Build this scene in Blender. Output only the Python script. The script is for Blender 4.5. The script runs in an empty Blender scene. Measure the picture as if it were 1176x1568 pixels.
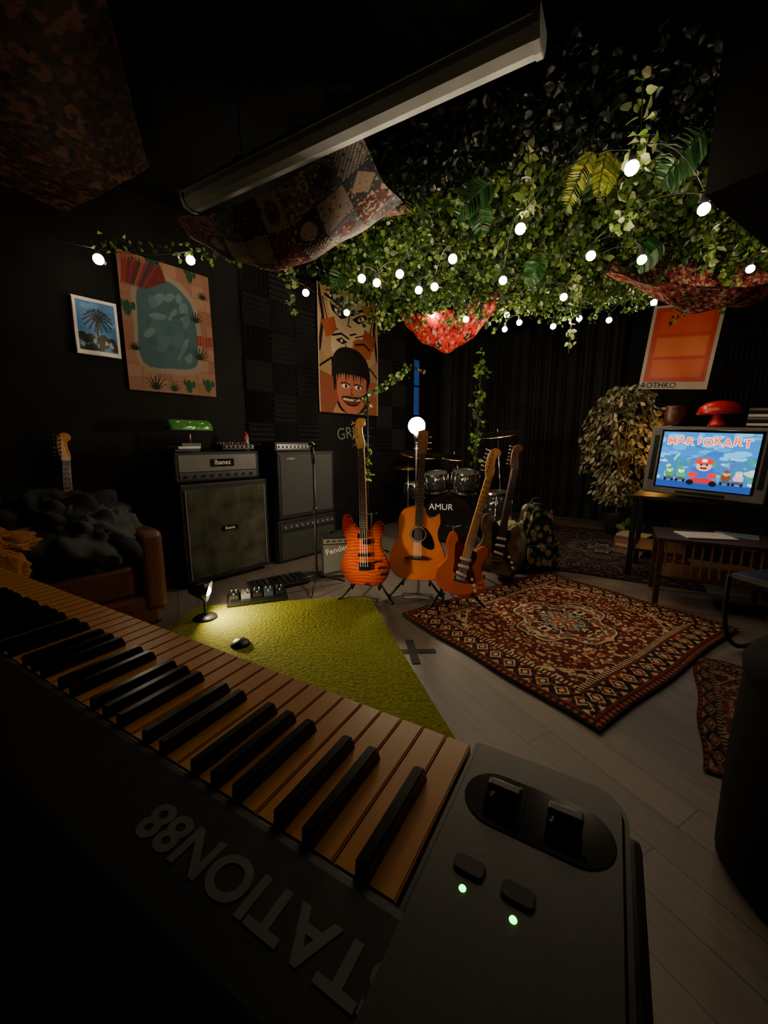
import bpy, bmesh, math, random
import numpy as np
from mathutils import Vector, Matrix, Euler
from mathutils import noise as nz
random.seed(4); rng=np.random.default_rng(7)
SC=bpy.context.scene; COL=SC.collection
pi=math.pi
M50=(.643,.766); N50=(-.766,.643)
def rm(a,b,z=0): return (a*M50[0]+b*N50[0], a*M50[1]+b*N50[1], z)
R50=math.radians(50); RB=math.radians(-40)
def lin1(c): return c/12.92 if c<=.04045 else ((c+.055)/1.055)**2.4
def hx(h):
    h=h.lstrip('#'); return tuple(lin1(int(h[i:i+2],16)/255) for i in (0,2,4))
# ---------------- materials
def base(name):
    m=bpy.data.materials.new(name); m.use_nodes=True
    nt=m.node_tree; b=nt.nodes['Principled BSDF']; return m,nt,b
def mat(name,col,rough=.5,metal=0,var=.12,scale=8,bump=0,coat=0,emit=0,ecol=None,bd=.01,spec=.5):
    if isinstance(col,str): col=hx(col)
    m,nt,b=base(name)
    tc=nt.nodes.new('ShaderNodeTexCoord'); no=nt.nodes.new('ShaderNodeTexNoise')
    no.inputs['Scale'].default_value=scale; no.inputs['Detail'].default_value=4
    nt.links.new(tc.outputs['Object'],no.inputs['Vector'])
    r=nt.nodes.new('ShaderNodeValToRGB')
    r.color_ramp.elements[0].position=.3; r.color_ramp.elements[1].position=.7
    r.color_ramp.elements[0].color=(*[c*(1-var) for c in col],1)
    r.color_ramp.elements[1].color=(*[min(1,c*(1+var)) for c in col],1)
    nt.links.new(no.outputs['Fac'],r.inputs[0]); nt.links.new(r.outputs[0],b.inputs['Base Color'])
    b.inputs['Roughness'].default_value=rough; b.inputs['Metallic'].default_value=metal
    b.inputs['Coat Weight'].default_value=coat; b.inputs['Specular IOR Level'].default_value=spec
    if bump:
        bu=nt.nodes.new('ShaderNodeBump'); bu.inputs['Strength'].default_value=bump; bu.inputs['Distance'].default_value=bd
        nt.links.new(no.outputs['Fac'],bu.inputs['Height']); nt.links.new(bu.outputs[0],b.inputs['Normal'])
    if emit:
        b.inputs['Emission Color'].default_value=(*(ecol or col),1); b.inputs['Emission Strength'].default_value=emit
    return m
def mat_attr(name,rough=.8,emit=0,bump=0,spec=.5,translucent=0):
    m,nt,b=base(name)
    a=nt.nodes.new('ShaderNodeAttribute'); a.attribute_name='Col'
    if emit:
        nt.links.new(a.outputs['Color'],b.inputs['Emission Color']); b.inputs['Emission Strength'].default_value=emit
        b.inputs['Base Color'].default_value=(.01,.01,.01,1)
    else: nt.links.new(a.outputs['Color'],b.inputs['Base Color'])
    b.inputs['Roughness'].default_value=rough; b.inputs['Specular IOR Level'].default_value=spec
    if bump:
        tc=nt.nodes.new('ShaderNodeTexCoord'); no=nt.nodes.new('ShaderNodeTexNoise'); no.inputs['Scale'].default_value=120
        nt.links.new(tc.outputs['Object'],no.inputs['Vector'])
        bu=nt.nodes.new('ShaderNodeBump'); bu.inputs['Strength'].default_value=bump; bu.inputs['Distance'].default_value=.004
        nt.links.new(no.outputs['Fac'],bu.inputs['Height']); nt.links.new(bu.outputs[0],b.inputs['Normal'])
    if translucent:
        t=nt.nodes.new('ShaderNodeBsdfTranslucent'); mx=nt.nodes.new('ShaderNodeMixShader'); mx.inputs[0].default_value=translucent
        nt.links.new(a.outputs['Color'],t.inputs['Color']); nt.links.new(b.outputs[0],mx.inputs[1]); nt.links.new(t.outputs[0],mx.inputs[2])
        nt.links.new(mx.outputs[0],nt.nodes['Material Output'].inputs['Surface'])
    return m
def mat_burst(name,c0,c1,cx,cz,rx,rz,flame=0,start=.55,end=1.0,rough=.18):
    m,nt,b=base(name)
    N=nt.nodes.new; L=nt.links.new
    tc=N('ShaderNodeTexCoord'); mp=N('ShaderNodeMapping')
    mp.inputs['Location'].default_value=(-cx/rx,0,-cz/rz); mp.inputs['Scale'].default_value=(1/rx,0,1/rz)
    L(tc.outputs['Object'],mp.inputs[0]); vl=N('ShaderNodeVectorMath'); vl.operation='LENGTH'; L(mp.outputs[0],vl.inputs[0])
    r=N('ShaderNodeValToRGB'); r.color_ramp.elements[0].position=start; r.color_ramp.elements[1].position=end
    r.color_ramp.elements[0].color=(*hx(c0),1); r.color_ramp.elements[1].color=(*hx(c1),1)
    L(vl.outputs['Value'],r.inputs[0])
    w=N('ShaderNodeTexWave'); w.inputs['Scale'].default_value=13 if flame else 40; w.inputs['Distortion'].default_value=6 if flame else .6
    w.bands_direction='Z' if flame else 'X'; w.inputs['Detail'].default_value=2
    L(tc.outputs['Object'],w.inputs['Vector'])
    mr=N('ShaderNodeMapRange'); mr.inputs[3].default_value=.6 if flame else .88; mr.inputs[4].default_value=1.1; L(w.outputs['Fac'],mr.inputs[0])
    mx=N('ShaderNodeVectorMath'); mx.operation='SCALE'; L(r.outputs[0],mx.inputs[0]); L(mr.outputs[0],mx.inputs['Scale'])
    L(mx.outputs[0],b.inputs['Base Color']); b.inputs['Roughness'].default_value=rough; b.inputs['Coat Weight'].default_value=.6
    return m
BLK=mat('black_plastic',(.007,.007,.008),.45,spec=.3)
BLKG=mat('black_gloss',(.006,.006,.006),.15)
BLKM=mat('black_tolex',(.009,.009,.010),.65,bump=.4,scale=200,bd=.002,spec=.3)
CHR=mat('chrome',(.7,.7,.7),.18,1)
DKM=mat('dark_metal',(.06,.06,.06),.35,1)
STEEL=mat('steel_string',(.6,.6,.58),.3,1)
IVORY=mat('ivory',(.75,.7,.6),.4)
WHITE=mat('white_paint',(.75,.73,.68),.5)
MAPLE=mat('maple_wood','#d89a58',.35,var=.15,scale=30)
ROSE=mat('rosewood','#3a2016',.5,var=.3,scale=40)
GRILL=mat('grille_cloth',(.020,.021,.019),.9,bump=.6,scale=300,bd=.002)
LEATH=mat('brown_leather','#4a1c0e',.5,bump=.2,scale=60,bd=.003)
SILV=mat('silver_panel',(.22,.22,.21),.4,.4)
RED=mat('red_enamel','#b01208',.3)
WOOD=mat('brown_wood','#6b4426',.5,var=.3,scale=20)
DWOOD=mat('dark_wood','#342012',.5,var=.3,scale=20,spec=.3)
PAPER=mat('paper',(.4,.38,.34),.8)
STEM=mat('plant_stem','#3a4a20',.6)
# ---------------- object helpers
def emp(name,loc=(0,0,0),rot=(0,0,0),scale=1):
    o=bpy.data.objects.new(name,None); COL.objects.link(o); o.location=loc
    o.rotation_euler=rot if not isinstance(rot,(int,float)) else (0,0,rot)
    o.scale=(scale,)*3; o.empty_display_size=.1; return o
def link(name,me,parent=None,mt=None,smooth=False):
    o=bpy.data.objects.new(name,me); COL.objects.link(o)
    if parent: o.parent=parent
    if mt: me.materials.append(mt)
    if smooth and hasattr(me,'polygons'):
        for p in me.polygons: p.use_smooth=True
    return o
def frombm(name,bm,parent,mt,smooth=False):
    bmesh.ops.recalc_face_normals(bm,faces=bm.faces)
    me=bpy.data.meshes.new(name); bm.to_mesh(me); bm.free(); return link(name,me,parent,mt,smooth)
def box(par,name,c,s,mt,bev=0,rot=None,seg=2):
    bm=bmesh.new(); bmesh.ops.create_cube(bm,size=1)
    bmesh.ops.scale(bm,vec=s,verts=bm.verts)
    if bev: bmesh.ops.bevel(bm,geom=bm.edges[:],offset=bev,segments=seg,affect='EDGES',profile=.6)
    o=frombm(name,bm,par,mt); o.location=c
    if rot: o.rotation_euler=rot
    return o
def cyl(par,name,p0,p1,r0,mt,r1=None,seg=20,caps=True):
    r1=r0 if r1 is None else r1
    p0=Vector(p0);p1=Vector(p1); d=p1-p0; L=d.length
    bm=bmesh.new(); bmesh.ops.create_cone(bm,cap_ends=caps,segments=seg,radius1=r0,radius2=r1,depth=L)
    q=d.to_track_quat('Z','Y').to_matrix().to_4x4()
    bmesh.ops.transform(bm,matrix=Matrix.Translation((p0+p1)/2)@q,verts=bm.verts)
    o=frombm(name,bm,par,mt)
    for p in o.data.polygons: p.use_smooth=len(p.vertices)==4
    return o
def sph(par,name,c,r,mt,seg=20,noise=0,ns=3,fold=0):
    if not hasattr(r,'__len__'): r=(r,r,r)
    bm=bmesh.new(); bmesh.ops.create_uvsphere(bm,u_segments=seg,v_segments=seg//2+2,radius=1)
    for v in bm.verts:
        k=1
        if noise: k=1+noise*nz.noise(v.co*ns+Vector(c))+noise*.5*nz.noise(v.co*ns*2.2)
        if fold: k+=fold*(abs(nz.noise(Vector((v.co.x*2.2+v.co.z,v.co.y*2.2,v.co.z*1.2))*1.6+Vector(c)))-.2)
        v.co=Vector((v.co.x*r[0],v.co.y*r[1],v.co.z*r[2]))*k
    o=frombm(name,bm,par,mt,True); o.location=c; return o
def lathe(par,name,prof,mt,seg=28,loc=(0,0,0),rot=None):
    vs=[];fs=[];n=len(prof)
    for i in range(seg):
        a=2*pi*i/seg
        for r,z in prof: vs.append((r*math.cos(a),r*math.sin(a),z))
    for i in range(seg):
        j=(i+1)%seg
        for k in range(n-1): fs.append((i*n+k,j*n+k,j*n+k+1,i*n+k+1))
    me=bpy.data.meshes.new(name); me.from_pydata(vs,[],fs); o=link(name,me,par,mt,True); o.location=loc
    if rot: o.rotation_euler=rot
    return o
def tube(par,name,pts,r,mt,cyc=False,bez=False):
    cu=bpy.data.curves.new(name,'CURVE'); cu.dimensions='3D'; cu.bevel_depth=r; cu.bevel_resolution=2; cu.use_fill_caps=True
    s=cu.splines.new('NURBS' if bez else 'POLY'); s.points.add(len(pts)-1)
    for p,q in zip(s.points,pts): p.co=(*q,1)
    if bez: s.order_u=3; s.use_endpoint_u=True
    s.use_cyclic_u=cyc
    return link(name,cu,par,mt)
def text(par,name,body,c,size,mt,rot=(pi/2,0,0),ext=.0008,sx=1,off=0):
    cu=bpy.data.curves.new(name,'FONT'); cu.body=body; cu.size=size; cu.extrude=ext; cu.align_x='CENTER'; cu.align_y='CENTER'; cu.offset=off
    o=link(name,cu,par,mt); o.location=c; o.rotation_euler=rot; o.scale=(sx,1,1); return o
def smoothloop(pts,k=5):
    out=[];n=len(pts)
    for i in range(n):
        p0,p1,p2,p3=[np.array(pts[(i+j)%n],float) for j in (-1,0,1,2)]
        for s in range(k):
            t=s/k
            out.append(tuple(.5*((2*p1)+(-p0+p2)*t+(2*p0-5*p1+4*p2-p3)*t*t+(-p0+3*p1-3*p2+p3)*t**3)))
    return out
def plate(par,name,pts,y0,y1,mt,bev=0,sm=5):
    if sm: pts=smoothloop(pts,sm)
    bm=bmesh.new(); vs=[bm.verts.new((x,y1,z)) for x,z in pts]
    f=bm.faces.new(vs); e=bmesh.ops.extrude_face_region(bm,geom=[f])
    nv=[v for v in e['geom'] if isinstance(v,bmesh.types.BMVert)]
    for v in nv: v.co.y=y0
    if bev:
        ed=[x for x in bm.edges if abs(x.verts[0].co.y-x.verts[1].co.y)<1e-6]
        bmesh.ops.bevel(bm,geom=ed,offset=bev,segments=2,affect='EDGES',clamp_overlap=True)
    return frombm(name,bm,par,mt)
# ---------------- painter
def canvas(w,h,col):
    a=np.zeros((h,w,3)); a[:]=hx(col); return a
def _g(a):
    h,w=a.shape[:2]
    return np.meshgrid((np.arange(w)+.5)/w,(np.arange(h)+.5)/h)
def poly(a,pts,col,sm=0):
    if sm: pts=smoothloop(pts,sm)
    X,Y=_g(a); ins=np.zeros(X.shape,bool); n=len(pts)
    for i in range(n):
        x1,y1=pts[i];x2,y2=pts[(i+1)%n]
        if y1==y2: continue
        c=((y1>Y)!=(y2>Y))&(X<(x2-x1)*(Y-y1)/(y2-y1)+x1); ins^=c
    a[ins]=hx(col)
def ell(a,cx,cy,rx,ry,col,ang=0):
    X,Y=_g(a); ca,sa=math.cos(ang),math.sin(ang); dx=X-cx;dy=Y-cy
    a[((dx*ca+dy*sa)/rx)**2+((-dx*sa+dy*ca)/ry)**2<1]=hx(col)
def rect(a,x0,y0,x1,y1,col):
    X,Y=_g(a); a[(X>x0)&(X<x1)&(Y>y0)&(Y<y1)]=hx(col)
def line(a,pts,wd,col):
    X,Y=_g(a); asp=a.shape[0]/a.shape[1]
    for (x1,y1),(x2,y2) in zip(pts,pts[1:]):
        dx,dy=x2-x1,(y2-y1)*asp; L=dx*dx+dy*dy+1e-9
        t=np.clip(((X-x1)*dx+(Y-y1)*asp*dy)/L,0,1)
        d=np.hypot(X-x1-t*dx,(Y-y1)*asp-t*dy); a[d<wd]=hx(col)
def npmesh(name,V,F,C):
    k=F.shape[1]; me=bpy.data.meshes.new(name); me.vertices.add(len(V)); me.vertices.foreach_set('co',V.ravel().astype(np.float32))
    me.loops.add(F.size); me.loops.foreach_set('vertex_index',F.ravel().astype(np.int32))
    me.polygons.add(len(F)); me.polygons.foreach_set('loop_start',(np.arange(len(F))*k).astype(np.int32))
    me.update(calc_edges=True)
    ca=me.color_attributes.new('Col','FLOAT_COLOR','POINT')
    ca.data.foreach_set('color',np.concatenate([C.reshape(-1,3),np.ones((len(V),1))],1).ravel().astype(np.float32))
    return me
def gridmesh(par,name,a,posf,mt,smooth=True):
    h,w=a.shape[:2]; U,V=np.meshgrid(np.linspace(0,1,w),np.linspace(0,1,h))
    P=np.stack(np.broadcast_arrays(*posf(U,V)),-1).reshape(-1,3).copy()
    idx=np.arange(w*h).reshape(h,w)
    F=np.stack([idx[:-1,:-1],idx[:-1,1:],idx[1:,1:],idx[1:,:-1]],-1).reshape(-1,4)
    return link(name,npmesh(name,P,F,a),par,mt,smooth)
def flat(par,name,a,w,h,mt,y=0,z0=0):
    return gridmesh(par,name,a,lambda U,V:((U-.5)*w,U*0+y+.004*np.sin(U*9+V*5),V*h+z0),mt,False)
PRINT=mat_attr('printed_cloth',.8,spec=.2); PHOTO=mat_attr('printed_paper',.45); WOVEN=mat_attr('woven_wool',.95,bump=.7,spec=.2)
# ---------------- leaves
LEAF=mat_attr('leaf',.36,translucent=.3)
def leaves(par,name,pos,dr,size,cols,aspect=.38,mt=None,curl=.1):
    pos=np.asarray(pos,float);dr=np.array(dr,float);size=np.asarray(size,float);cols=np.asarray(cols,float)
    n=len(pos); dr/=np.linalg.norm(dr,axis=1)[:,None]+1e-9
    h=rng.normal(size=(n,3)); sd=np.cross(dr,h); sd/=np.linalg.norm(sd,axis=1)[:,None]+1e-9; up=np.cross(sd,dr)
    s=aspect
    T=np.array([(0,0,0),(.18,-s*.75,curl*.6),(.5,-s,curl),(.8,-s*.5,curl*.3),(1,0,-curl),(.8,s*.5,curl*.3),(.5,s,curl),(.18,s*.75,curl*.6),(.5,0,0)])
    V=pos[:,None,:]+size[:,None,None]*(T[None,:,0,None]*dr[:,None,:]+T[None,:,1,None]*sd[:,None,:]+T[None,:,2,None]*up[:,None,:])
    fs=np.array([(8,0,1,2),(8,2,3,4),(8,4,5,6),(8,6,7,0)])
    F=(np.arange(n)[:,None,None]*9+fs[None]).reshape(-1,4)
    return link(name,npmesh(name,V.reshape(-1,3),F,np.repeat(cols,9,0)),par,mt or LEAF,True)
def greens(n,lo=.5,hi=1.3,base=('#2f4a1c','#456022','#23401f','#5c6e2c')):
    B=np.array([hx(b) for b in base]); c=B[rng.integers(0,len(B),n)]; return c*rng.uniform(lo,hi,(n,1))

# ================= ROOM =================
def wallbox(name,a0,a1,b0,b1,z0,z1,mt):
    return box(None,name,rm((a0+a1)/2,(b0+b1)/2,(z0+z1)/2),(a1-a0,b1-b0,z1-z0),mt,rot=(0,0,R50))
WALL=mat('black_wall_paint',(.0065,.0065,.007),.8,var=.3,scale=3,bump=.1,spec=.15)
A0,A1,B0,B1,ZC=-1.4,6.75,-2.0,3.6,3.0
wallbox('wall_left',A0,A1+.1,B1,B1+.1,0,ZC,WALL)
wallbox('wall_back',A1,A1+.1,B0,B1,0,ZC,WALL)
wallbox('wall_right',A0,A1+.1,B0-.1,B0,0,ZC,WALL)
wallbox('wall_front',A0-.1,A0,B0-.1,B1+.1,0,ZC,WALL)
wallbox('ceiling',A0-.1,A1+.1,B0-.1,B1+.1,ZC,ZC+.1,mat('ceiling_paint',(.004,.004,.004),.9,spec=.1))
m,nt,b=base('laminate_planks'); N=nt.nodes.new; L=nt.links.new
tc=N('ShaderNodeTexCoord'); mp=N('ShaderNodeMapping'); mp.inputs['Rotation'].default_value=(0,0,math.radians(112)); L(tc.outputs['Object'],mp.inputs[0])
br=N('ShaderNodeTexBrick'); br.inputs['Scale'].default_value=1; br.inputs['Brick Width'].default_value=1.25; br.inputs['Row Height'].default_value=.13
br.inputs['Mortar Size'].default_value=.0018; br.inputs['Color1'].default_value=(.112,.092,.078,1); br.inputs['Color2'].default_value=(.080,.066,.056,1); br.inputs['Mortar'].default_value=(.025,.02,.016,1); br.offset=.37
L(mp.outputs[0],br.inputs[0])
mp1=N('ShaderNodeVectorMath'); mp1.operation='MULTIPLY'; mp1.inputs[1].default_value=(1.5,26,1); L(mp.outputs[0],mp1.inputs[0])
no=N('ShaderNodeTexNoise'); no.inputs['Scale'].default_value=2; no.inputs['Detail'].default_value=6; L(mp1.outputs[0],no.inputs[0])
mr=N('ShaderNodeMapRange'); mr.inputs[3].default_value=.6; mr.inputs[4].default_value=1.35; L(no.outputs['Fac'],mr.inputs[0])
vm=N('ShaderNodeVectorMath'); vm.operation='SCALE'; L(br.outputs[0],vm.inputs[0]); L(mr.outputs[0],vm.inputs['Scale']); L(vm.outputs[0],b.inputs['Base Color']); b.inputs['Roughness'].default_value=.48
wallbox('floor',A0-.1,A1+.1,B0-.1,B1+.1,-.1,0,m)
wallbox('baseboard_left',A0,A1,B1-.015,B1,0,.1,BLK)
wallbox('baseboard_back',A1-.015,A1,B0,B1-.015,0,.1,BLK)
bx=Vector((1.29,1.80)); bd=Vector((.835,.55)); c=bx+bd*.9+Vector((.55,-.835))*.1
box(None,'ceiling_beam',(c.x,c.y,2.565),(1.8,.2,.87),mat('beam_black',(.003,.003,.003),.8,spec=.1),rot=(0,0,math.atan2(.55,.835)))
CURT=mat('black_curtain',(.011,.011,.012),.8,var=.3,scale=5,spec=.3)
def curtain(name,a0,a1,bpos,back):
    e=emp(name,rm(0,0),R50)
    aa=canvas(400,8,'#000000')
    def f(U,V):
        s=a0+(a1-a0)*U; w=.045*np.sin(s*26)+.02*np.sin(s*61+1)
        z=.02+V*2.9
        return (s,bpos-.06+w*1,z) if not back else (bpos-.06+w,s,z)
    gridmesh(e,'curtain_cloth',aa,f,CURT)
    if back: cyl(e,'curtain_rail',(bpos-.06,a0,2.94),(bpos-.06,a1,2.94),.012,DKM)
    else: cyl(e,'curtain_rail',(a0,bpos-.06,2.94),(a1,bpos-.06,2.94),.012,DKM)
curtain('curtain',1.20,3.5,6.66,True)
curtain('curtain',5.5,6.55,3.53,False)

# ================= POSTERS =================
a=canvas(150,220,'#a87862')
for i in range(0,7):
    for j in range(0,10):
        rect(a,i/6.5+.006,j/10+.004,(i+1)/6.5-.006,(j+1)/10-.004,random.choice(['#b8866e','#b0806a','#bf937b','#ae7a64','#ba8a72']))
poly(a,[(.13,.2),(.11,.55),(.12,.75),(.25,.87),(.5,.91),(.7,.85),(.83,.7),(.85,.4),(.81,.2),(.5,.15)],'#b0a090',4)
poly(a,[(.17,.22),(.15,.55),(.17,.74),(.28,.83),(.5,.87),(.68,.8),(.78,.68),(.8,.4),(.76,.24),(.5,.2)],'#547880',4)
for i in range(40): ell(a,random.uniform(.26,.70),random.uniform(.3,.78),random.uniform(.03,.1),random.uniform(.012,.05),random.choice(['#5e828a','#4d727a','#688c94','#789aa0']),random.random())
def agave(cx,cy,s,col='#20301f'):
    for k in range(9):
        t=pi*(k+.5)/9; poly(a,[(cx-.016,cy),(cx+s*math.cos(t),cy+s*.75*math.sin(t)),(cx+.016,cy)],col)
agave(.28,.02,.18);agave(.82,.3,.17,'#2b3d2a');agave(.48,.02,.12,'#33452c');agave(.1,.3,.1);agave(.80,.60,.14,'#203528');agave(.9,.8,.1)
for (x,y) in [(.66,.02),(.9,.04),(.76,.91),(.35,.92),(.06,.55)]:
    ell(a,x,y+.05,.04,.055,'#2c5f40');ell(a,x+.06,y+.07,.022,.03,'#2c5f40');ell(a,x-.05,y+.08,.02,.025,'#3a5f40')
rect(a,.8,.42,.99,.5,'#a5442c')
for k in range(5): rect(a,.82+k*.035,.42,.83+k*.035,.5,'#cc7777')
for k in range(12): poly(a,[(.02+k*.02,.76),(.05+k*.035,.98),(.11+k*.035,.86)],random.choice(['#a04536','#7f2f2c','#c25a45','#8f3a60','#3a5040']))
a*=.45
e=emp('cactus_tapestry',rm(1.545,3.575,1.56),R50)
flat(e,'cloth',a,.70,1.0,PRINT)
a=canvas(90,124,'#e8e8e4'); rect(a,.07,.07,.93,.94,'#3a78b8')
for i in range(14): ell(a,random.uniform(.1,.9),random.uniform(.3,.9),.12,.05,random.choice(['#4a88c4','#3470b0','#5a94c8']))
for i in range(12): ell(a,random.uniform(.1,.9),random.uniform(.1,.32),.1,.08,'#0c1a12')
for i in range(6): ell(a,random.uniform(.1,.9),random.uniform(.15,.3),.04,.04,'#a8a8a0')
line(a,[(.52,.15),(.5,.4),(.52,.62)],.022,'#0a0f0a')
for k in range(14):
    t=2*pi*k/14; line(a,[(.52,.64),(.52+.17*math.cos(t),.66+.13*math.sin(t)+.03),(.52+.33*math.cos(t),.62+.19*math.sin(t)-.02)],.018,'#0d1f12')
rect(a,0,0,1,.07,'#e8e8e4');rect(a,0,0,.07,1,'#e8e8e4');rect(a,.93,0,1,1,'#e8e8e4'); a*=.8
e=emp('framed_palm_photo',rm(1.02,3.575,1.78),R50)
flat(e,'photo_print',a,.27,.38,PHOTO,y=-.018); box(e,'backing_board',(0,0,.19),(.275,.024,.385),WHITE)
# manga poster
a=canvas(220,300,'#a88460')
poly(a,[(.02,.99),(.98,.99),(.98,.5),(.7,.36),(.3,.36),(.02,.5)],'#b8946e')
poly(a,[(.22,.98),(.82,.98),(.88,.82),(.74,.66),(.52,.58),(.32,.66),(.17,.82)],'#d0b894',3)
for s in (-1,1):
    poly(a,[(.5+s*.04,.80),(.5+s*.16,.85),(.5+s*.32,.885),(.5+s*.28,.82),(.5+s*.14,.775)],'#15100e')
    ell(a,.5+s*.19,.823,.055,.018,'#e8dcc4',s*.3); ell(a,.5+s*.18,.823,.018,.014,'#15100e')
    line(a,[(.5+s*.03,.835),(.5+s*.18,.89),(.5+s*.38,.925)],.016,'#15100e')
    line(a,[(.5+s*.1,.66),(.5+s*.35,.72),(.5+s*.42,.9)],.008,'#15100e')
    line(a,[(.5+s*.48,.98),(.5+s*.42,.75),(.5+s*.48,.5)],.022,'#1a120f')
    line(a,[(.5+s*.30,.97),(.5+s*.26,.90)],.014,'#1a120f'); line(a,[(.5+s*.13,.99),(.5+s*.1,.92)],.01,'#1a120f')
line(a,[(.5,.82),(.47,.74),(.52,.735)],.008,'#15100e'); line(a,[(.4,.68),(.5,.665),(.6,.69)],.01,'#15100e')
poly(a,[(.05,.72),(.25,.78),(.3,.66),(.12,.6)],'#a3542c'); poly(a,[(.95,.7),(.75,.75),(.7,.62),(.9,.57)],'#9c4c28')
poly(a,[(.68,.93),(.9,.97),(.93,.86),(.8,.84)],'#b87838')
poly(a,[(.22,.64),(.40,.70),(.52,.64),(.50,.50),(.36,.46),(.2,.5)],'#d2bc9a',3)
poly(a,[(.26,.60),(.36,.63),(.46,.60),(.37,.575)],'#15100e'); ell(a,.36,.603,.02,.012,'#e8dcc4'); line(a,[(.22,.63),(.36,.66),(.48,.635)],.012,'#15100e'); line(a,[(.42,.58),(.46,.53),(.40,.525)],.007,'#15100e')
poly(a,[(.55,.62),(.72,.66),(.86,.60),(.84,.5),(.62,.5)],'#a85c38',2); line(a,[(.6,.6),(.74,.62),(.84,.58)],.012,'#15100e')
poly(a,[(.22,.2),(.2,.42),(.3,.53),(.5,.565),(.7,.53),(.83,.42),(.84,.2),(.7,.02),(.35,.02)],'#15110f',4)
poly(a,[(.3,.1),(.27,.26),(.31,.33),(.74,.33),(.78,.25),(.75,.1),(.6,.0),(.45,.0)],'#b06850',4)
for k in range(12): poly(a,[(.26+k*.044,.40),(.285+k*.044,.26+.025*((k*7)%3)),(.32+k*.044,.40)],'#15110f')
for x in (.41,.63): ell(a,x,.235,.06,.018,'#e8dcc4'); ell(a,x+.01,.235,.022,.017,'#14100f'); line(a,[(x-.07,.255),(x,.262),(x+.07,.25)],.008,'#14100f')
line(a,[(.52,.22),(.50,.17),(.54,.165)],.006,'#3a1510')
poly(a,[(.34,.14),(.46,.155),(.52,.148),(.58,.155),(.70,.145),(.62,.08),(.52,.068),(.42,.08)],'#3a0c0c',3); line(a,[(.38,.125),(.52,.118),(.66,.127)],.014,'#c9b79d'); line(a,[(.40,.10),(.52,.09),(.64,.10)],.006,'#a04030')
poly(a,[(0,0),(.2,.0),(.3,.12),(.22,.3),(0,.34)],'#8a4a34');poly(a,[(1,0),(.8,0),(.76,.15),(.85,.3),(1,.3)],'#a05a40')
line(a,[(0,.36),(.2,.45),(.24,.2)],.012,'#120e0d');line(a,[(1,.33),(.84,.42)],.012,'#120e0d')
rect(a,0,0,.02,1,'#c9b090'); rect(a,.98,0,1,1,'#c9b090'); a*=.65
e=emp('manga_poster',rm(3.585,3.535,1.50),R50)
flat(e,'cloth',a,1.0,1.36,PRINT,y=0)
a=canvas(90,130,'#d9d0bf'); rect(a,.06,.09,.95,.97,'#e0441a')
for (y0,y1,c1,c2) in [(.14,.36,'#ff6e2e','#f86226'),(.39,.62,'#ff7e38','#f8682e'),(.66,.92,'#f8501e','#f04a1c')]:
    rect(a,.13,y0,.88,y1,c2); rect(a,.15,y0+.015,.86,y1-.015,c1)
e=emp('color_field_art_poster',rm(6.73,.63,1.86),RB)
p=emp('poster_sheet'); p.parent=e; p.rotation_euler=(0,math.radians(5),0)
flat(p,'print',a,.76,1.06,PHOTO)
text(p,'lettering','ROTHKO',(-.15,-.008,.048),.095,BLK,off=.001)
FOAM=mat('acoustic_foam',(.011,.011,.012),.95,spec=.2)
def foam(name,loc,rot,cols,rows,t=.3):
    e=emp(name,loc,rot); bm=bmesh.new()
    for i in range(cols):
        for j in range(rows):
            nr=6; w=t/nr
            for k in range(nr):
                if (i+j)%2:
                    x0=i*t+k*w; P=[(x0,0,j*t),(x0+w,0,j*t),(x0+w,0,j*t+t-.004),(x0,0,j*t+t-.004)]; R=[(x0+w/2,-.04,j*t),(x0+w/2,-.04,j*t+t-.004)]
                else:
                    z0=j*t+k*w; P=[(i*t,0,z0+w),(i*t,0,z0),(i*t+t-.004,0,z0),(i*t+t-.004,0,z0+w)]; R=[(i*t,-.04,z0+w/2),(i*t+t-.004,-.04,z0+w/2)]
                v=[bm.verts.new(p) for p in P+R]
                if (i+j)%2:
                    bm.faces.new((v[0],v[4],v[5],v[3]));bm.faces.new((v[4],v[1],v[2],v[5]));bm.faces.new((v[0],v[1],v[4]));bm.faces.new((v[3],v[5],v[2]))
                else:
                    bm.faces.new((v[1],v[2],v[5],v[4]));bm.faces.new((v[4],v[5],v[3],v[0]));bm.faces.new((v[0],v[4],v[1]));bm.faces.new((v[2],v[3],v[5]))
    frombm('foam_tiles',bm,e,FOAM)
foam('acoustic_foam_panel',rm(2.2,3.59,1.05),R50,3,6)
foam('acoustic_foam_panel',rm(4.12,3.59,1.05),R50,2,6)
foam('acoustic_foam_panel',rm(6.74,.12,1.2),RB,4,5)
e=emp('window_1',rm(4.98,3.58,1.55),R50)
BLUE=mat('window_glass_night',(.02,.06,.2),.2,emit=.12,ecol=(.06,.22,.8),var=.6,scale=12)
box(e,'glass',(0,0,.4),(.16,.02,.78),BLUE); box(e,'frame_left',(-.1,-.01,.4),(.04,.05,.86),BLK);box(e,'frame_right',(.1,-.01,.4),(.04,.05,.86),BLK)
box(e,'frame_top',(0,-.01,.81),(.24,.05,.04),BLK);box(e,'frame_bottom',(0,-.01,-.01),(.24,.05,.04),BLK);box(e,'glazing_bar',(0,-.015,.42),(.16,.03,.02),BLK)
e=emp('chalk_wall_lettering',rm(3.62,3.585,1.22),R50); text(e,'letters','GRIN',(0,-.002,.05),.2,mat('chalk',(.10,.14,.09),.9),rot=(pi/2,-.12,0))

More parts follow.
